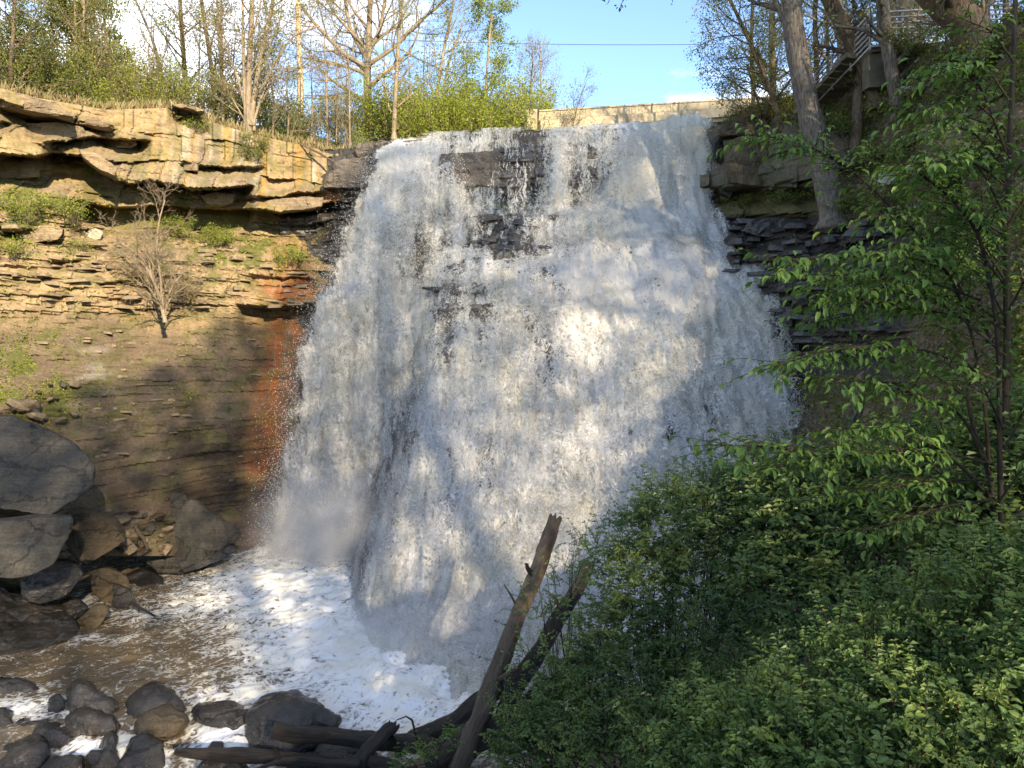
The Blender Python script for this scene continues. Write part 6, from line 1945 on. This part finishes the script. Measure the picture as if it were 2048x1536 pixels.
def sapling():
    rng = np.random.RandomState(700)
    root = empty('sapling', Vector(tuple(P(2010, 1180, 6.0))), 'broad-leaved sapling with arching layered branches on the right bank', 'tree')
    stems = [([(2012, 1200), (2010, 1050), (2008, 900), (2016, 700), (2012, 560), (2018, 300), (2030, 60), (2034, -150)], 6.0, 6.0, (24, 10)),
             ([(1996, 1180), (1985, 960), (1950, 870), (1930, 780), (1965, 700), (2000, 651)], 5.6, 5.6, (14, 7)),
             ([(2004, 1100), (1998, 880), (2000, 651), (1969, 514), (1957, 461), (1913, 408), (1860, 358), (1822, 338)], 5.5, 5.2, (14, 4)),
             ([(1957, 461), (2016, 367), (2060, 300)], 5.3, 5.3, (8, 4)),
             ([(1980, 1000), (1975, 800), (1940, 640), (1900, 545), (1860, 500), (1814, 500), (1743, 511), (1676, 515), (1560, 520)], 5.8, 5.0, (10, 3)),
             ([(1995, 700), (1905, 540), (1731, 360), (1660, 312), (1596, 283), (1500, 268)], 6.2, 5.6, (9, 2)),
             ([(1985, 960), (1925, 818), (1850, 800), (1800, 775), (1720, 760), (1670, 765)], 5.6, 5.0, (9, 3)),
             ([(1985, 1000), (1900, 905), (1800, 905), (1640, 912), (1540, 892), (1430, 890)], 5.6, 5.0, (10, 3)),
             ([(1900, 905), (1780, 850), (1660, 860)], 5.4, 5.1, (6, 2)),
             ([(1940, 640), (1860, 620), (1740, 600), (1660, 590)], 5.6, 5.2, (6, 2)),
             ([(1995, 760), (1860, 700), (1760, 690), (1650, 700), (1560, 728)], 5.7, 5.1, (8, 2)),
             ([(1960, 600), (1850, 560), (1740, 555), (1560, 545)], 5.6, 5.0, (7, 2)),
             ([(2010, 560), (1930, 440), (1840, 420), (1760, 430)], 5.8, 5.4, (6, 2)),
             ([(2018, 300), (1960, 240), (1900, 230)], 5.8, 5.5, (6, 2)),
             ([(2020, 380), (1960, 330), (1890, 320)], 5.6, 5.3, (6, 2)),
             ([(2016, 450), (2060, 380), (2100, 340)], 5.6, 5.3, (6, 2)),
             ([(2018, 620), (2060, 540), (2110, 500)], 5.4, 5.0, (6, 2)),
             ([(2008, 860), (1960, 760), (1880, 720)], 5.4, 5.0, (6, 2)),
             ([(2008, 900), (2060, 800), (2110, 760)], 5.2, 4.9, (6, 2)),
             ([(1985, 960), (1880, 960), (1780, 975), (1640, 985)], 5.5, 5.1, (7, 2)),
             ([(2000, 1000), (2050, 930), (2100, 920)], 5.2, 4.9, (6, 2)),
             ([(2026, 120), (1980, 60), (1930, 40)], 5.8, 5.6, (5, 2)),
             ([(1985, 1000), (1900, 1010), (1800, 1040), (1700, 1070)], 5.4, 5.1, (7, 2)),
             ([(2018, 200), (1970, 130), (1900, 120), (1880, 130)], 5.7, 5.5, (5, 2))]
    for k in range(20):
        y_ = 180 + 820 * rng.rand(); ln_ = (130 + 330 * rng.rand()) if y_ > 520 else (60 + 130 * rng.rand())
        up_ = 60 * rng.normal() - 40
        d0 = 5.3 + 1.2 * rng.rand()
        stems.append(([(2012, y_ + 60), (2012 - ln_ * .35, y_ + up_ * .5), (2012 - ln_ * .7, y_ + up_ * .8), (2012 - ln_, y_ + up_ * .8 + 25)], d0, d0 - 0.4, (6, 2)))
    ms = MB(); pos, dr, nr = [], [], []
    for si, (pp, y0, y1, w) in enumerate(stems):
        ys = np.linspace(y0, y1, len(pp))
        pts = smooth_poly(np.array([P(a, b, y) for (a, b), y in zip(pp, ys)]), 22)
        r = np.linspace(w[0], w[1], 22) * 0.5 / F * y0 * 0.8
        ms.tube(pts, r, 8, False)
        if si < 2:
            continue
        L = np.linalg.norm(np.diff(pts, axis=0), axis=1).sum()
        ntw = int(L / 0.043)
        for k in range(ntw):
            f = 0.22 + 0.78 * (k + rng.rand()) / ntw
            q, tg = interp_path(pts, min(f, 0.995))
            side = np.cross(tg, UP); side /= np.linalg.norm(side) + 1e-9
            sgn = 1 if k % 2 else -1
            d = tg * 0.75 + side * sgn * 0.75 + UP * (0.08 * rng.normal()) + rng.normal(size=3) * 0.12
            tl = 0.16 + 0.26 * rng.rand()
            tp = path(q, d, tl, 4, 0.12, -0.03, rng)
            ms.tube(tp, np.linspace(0.004, 0.0018, 5), 3, False)
            nl = rng.randint(3, 7)
            for j in range(nl):
                q2, t2 = interp_path(tp, (j + 0.7) / nl if j < nl - 1 else 0.98)
                s2 = np.cross(t2, UP); s2 /= np.linalg.norm(s2) + 1e-9
                dd = t2 * 0.75 + s2 * (1 if j % 2 else -1) * 0.8 - UP * (0.25 + 0.5 * rng.rand()) + rng.normal(size=3) * 0.2
                if j == nl - 1: dd = t2 - UP * 0.45
                pos.append(q2); dr.append(dd); nr.append(UP + rng.normal(size=3) * 0.35)
    pos, dr, nr = map(np.array, (pos, dr, nr))
    L = 0.044 + 0.05 * rng.rand(len(pos))
    child('stem', ms.mesh('stem'), M['dark_twig'], root)
    leaf_parts(root, pos, dr, nr, L, L * 0.44, rng.rand(len(pos)), M['leaf_sapling'], 300, 'leaf', 'foliage')


sapling()


def mass_shrub(label, base, lobes, ntw, tl, lpt, ll, mat, seed, parts=0, stems=10, big=False, wid=0.5, spikes=0):
    """dense shrub: leafy twigs spread through the outer shell of its lobes (pixel centre, depth, radius in m)"""
    rng = np.random.RandomState(seed)
    root = empty('shrub', Vector(tuple(base)), label, 'shrub')
    C = np.array([P(a, b, y) for a, b, y, r in lobes]); Rr = np.array([l[3] for l in lobes])
    ms = MB()
    base = np.asarray(base, float)
    for c, r in zip(C, Rr):
        for k in range(stems):
            e = c + rand_dirs(1, rng)[0] * r * 0.8
            mid = 0.5 * (base + rng.normal(size=3) * 0.2 + e) + np.array([0, 0, 0.15 * rng.rand() - 0.1])
            ms.tube(smooth_poly([base + rng.normal(size=3) * [0.3, 0.3, 0.05], mid, e], 8), np.linspace(0.010, 0.003, 8), 4, False)
    w = Rr ** 2; w = w / w.sum()
    pos, dr, nr = [], [], []
    li = rng.choice(len(C), size=ntw, p=w)
    out = rand_dirs(ntw, rng)
    out[:, 2] = np.where(out[:, 2] < -0.35, -out[:, 2], out[:, 2])
    out[:, 1] = np.where((out[:, 1] > 0.3) & (rng.rand(ntw) < 0.75), -out[:, 1], out[:, 1])
    for i in range(ntw):
        n_ = out[i]
        rr = Rr[li[i]] * (0.55 + 0.45 * rng.rand() ** 0.5)
        rr *= 1 + 0.35 * float(fbm(n_[0] * 1.8 + li[i], n_[1] * 1.8, n_[2] * 1.8 + seed, 3))
        st = C[li[i]] + n_ * rr - n_ * tl * 0.4
        d = n_ * 0.7 + UP * 0.55 + rng.normal(size=3) * 0.5
        L = tl * (0.6 + 0.8 * rng.rand())
        tp = path(st, d, L, 4, 0.18, -0.04, rng)
        ms.tube(tp, np.linspace(0.003, 0.0015, 5), 3, False)
        k = np.arange(lpt)
        for j in range(lpt):
            q, tg = interp_path(tp, min(0.99, 0.12 + 0.88 * (j // 2 * 2 + 1) / lpt))
            s2 = np.cross(tg, UP + 0.3 * n_); s2 /= np.linalg.norm(s2) + 1e-9
            pos.append(q); dr.append(tg * 0.6 + s2 * (1 if j % 2 else -1) + rng.normal(size=3) * 0.22 - UP * 0.1); nr.append(UP * 0.7 + n_ * 0.7 + np.array([0.15, -0.35, 0]) + rng.normal(size=3) * 0.35)
    pos, dr, nr = map(np.array, (pos, dr, nr))
    L = ll * (0.6 + 0.7 * rng.rand(len(pos)))
    tone = np.clip(0.25 + 0.5 * rng.rand(len(pos)) + 0.9 * fbm(pos[:, 0] * 2.5, pos[:, 1] * 2.5, pos[:, 2] * 2.5, 3), 0, 1)
    child('stems', ms.mesh('stems'), M['dark_twig'], root)
    if parts:
        leaf_parts(root, pos, dr, nr, L, L * wid, tone, M[mat], parts, 'leaf', 'foliage', big=big)
    else:
        mb = MB(); mb.leaves(pos, dr, nr, L, L * wid, big=big, rnd=tone, fold=0.12)
        child('foliage', mb.mesh('foliage', big), M[mat], root, kind='stuff')
    return root


def gb(px, py, Y):
    p = P(px, py, Y); p[2] = float(bank_z(np.array([p[0]]), np.array([p[1]]))[0]) - 0.1
    return p


mass_shrub('dense bright green honeysuckle filling the lower right foreground', gb(1720, 1600, 4.2),
           [(1400, 1530, 4.6, .42), (1530, 1480, 4.4, .42), (1660, 1420, 4.4, .42), (1760, 1350, 4.4, .42), (1850, 1270, 4.4, .42), (1960, 1240, 4.2, .42), (2080, 1190, 4.2, .45), (1960, 1400, 4.0, .45), (1800, 1480, 3.9, .42), (1640, 1540, 3.9, .38), (2060, 1350, 3.9, .42), (1900, 1540, 3.7, .36), (2050, 1500, 3.6, .4), (1500, 1560, 4.2, .36), (2000, 1600, 3.4, .36), (1760, 1600, 3.6, .36), (2120, 1440, 3.6, .4)],
           2300, 0.19, 12, 0.042, 'leaf_near', 801, parts=300, stems=4)
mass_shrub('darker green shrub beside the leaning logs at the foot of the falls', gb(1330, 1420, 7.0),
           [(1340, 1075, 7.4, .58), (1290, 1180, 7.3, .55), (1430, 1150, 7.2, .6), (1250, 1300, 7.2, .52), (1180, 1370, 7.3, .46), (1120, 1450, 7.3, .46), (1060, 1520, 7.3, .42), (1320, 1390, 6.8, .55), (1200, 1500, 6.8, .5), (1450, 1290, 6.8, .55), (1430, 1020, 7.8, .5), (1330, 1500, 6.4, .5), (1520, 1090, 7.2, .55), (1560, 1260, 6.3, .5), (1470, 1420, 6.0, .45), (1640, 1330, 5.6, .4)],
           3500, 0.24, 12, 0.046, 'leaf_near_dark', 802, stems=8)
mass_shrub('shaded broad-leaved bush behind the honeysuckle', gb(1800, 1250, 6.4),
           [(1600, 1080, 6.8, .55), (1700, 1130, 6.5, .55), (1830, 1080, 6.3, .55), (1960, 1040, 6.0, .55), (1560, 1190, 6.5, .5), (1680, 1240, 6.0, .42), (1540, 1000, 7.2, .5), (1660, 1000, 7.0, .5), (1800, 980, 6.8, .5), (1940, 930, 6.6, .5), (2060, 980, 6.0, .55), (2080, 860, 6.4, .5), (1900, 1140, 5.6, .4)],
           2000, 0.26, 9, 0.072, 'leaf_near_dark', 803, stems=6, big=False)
mass_shrub('sparse thorny twigs with a few leaves in front of the leaning logs', gb(1130, 1400, 7.6),
           [(1075, 1240, 7.9, .32), (1130, 1180, 8.0, .36), (1060, 1330, 7.8, .3), (1020, 1430, 7.8, .28), (1190, 1120, 8.0, .36)], 130, 0.32, 10, 0.04, 'leaf_near', 804, stems=6)
mass_shrub('little leafy sprig growing from the driftwood pile', P(850, 1545, 13.6),
           [(840, 1510, 13.6, .28), (895, 1490, 13.7, .3), (800, 1530, 13.5, .22)], 60, 0.3, 9, 0.06, 'leaf_near', 805, stems=5)

# leaf sprig hanging into the top of the picture
def hanging_sprig():
    rng = np.random.RandomState(820)
    root = empty('hanging_branch', Vector(tuple(P(1290, -60, 9.0))), 'dark leafy twig tips hanging into the sky from above', 'branch')
    ms = MB(); ml = MB(); ends = []
    for a, b, c, d in ((1260, -60, 1238, 22), (1240, -60, 1215, 8), (1330, -60, 1345, 4)):
        p_ = smooth_poly([P(a, b, 9.0), P((a + c) / 2 + 4, (b + d) / 2, 9.0), P(c, d, 8.9)], 8)
        ms.tube(p_, 0.004, 4, False); ends.append(p_)
    leaf_cloud(ml, ends, 60, 0.05, rng, 0.03)
    child('stems', ms.mesh('stems'), M['dark_twig'], root); child('foliage', ml.mesh('foliage', False), M['leaf_near_dark'], root, kind='stuff')


hanging_sprig()

# ---- the wood behind and right of the viewer that keeps the gorge in shade
def woodland():
    rng = np.random.RandomState(900)
    ca, sa_, ta = math.cos(SUN_AZ), math.sin(SUN_AZ), math.tan(SUN_EL)
    ss = [-40, -10, -4.5, .4, 4.9, 7, 8.2, 11, 14.5, 20, 25, 30, 45]
    hh = WOOD_H
    n = 89000
    s = -38 + 78 * rng.rand(n)
    H = 4 + 38 * rng.rand(n)
    d = -44 - 8 * rng.rand(n)
    top = np.interp(s, ss, hh) + 0.9 * fbm(s * 0.6, 2.0, 1.0, 4)
    ok = (H < top) & (rng.rand(n) < 0.62 + 0.38 * sstep(11.0, 15.0, H))
    for cs, cH, rs, rH in WOOD_GAPS:
        ok &= ~((((s - cs) / rs) ** 2 + ((H - cH) / rH) ** 2) < 1 + 0.6 * fbm(s * 1.5, H * 1.5, 3.0, 3))
    s, H, d = s[ok], H[ok], d[ok]
    z = H - ta * d
    p = np.stack([s * ca - d * sa_, s * sa_ + d * ca, z], 1)
    m = len(p)
    mb = MB(); sz = 0.30 + 0.22 * rng.rand(m)
    mb.leaves(p, rand_dirs(m, rng), rand_dirs(m, rng), sz, sz * 0.8, rnd=rng.rand(m))
    tr = MB()
    for k in range(40):
        s0 = -36 + 74 * rng.rand(); d0 = -45 - 6 * rng.rand()
        H0 = float(np.interp(s0, ss, hh)) - 3
        x0, y0 = s0 * ca - d0 * sa_, s0 * sa_ + d0 * ca
        if any(abs(s0 - g[0]) < 1.2 for g in WOOD_GAPS): continue
        tr.tube([[x0, y0, 2.0], [x0 + .2, y0, H0 * .5 - ta * d0], [x0, y0 + .3, H0 - ta * d0]], [0.3, 0.2, 0.08], 6, False)
    root = obj('woodland', mb.mesh('woodland', False), M['leaf_slope'], None, kind='stuff', label='dense wood behind the viewpoint shading the gorge', cat='wood')
    obj('trunks', tr.mesh('trunks'), M['bark_brown'], root, kind='stuff')


WOOD_H = [13, 16, 17.5, 20.5, 24.2, 27.6, 30.4, 30.8, 30.8, 33.0, 34.8, 37, 40]
WOOD_GAPS = [(14.2, 18.0, 0.7, 1.5), (12.0, 13.5, 0.5, 0.6)]
woodland()
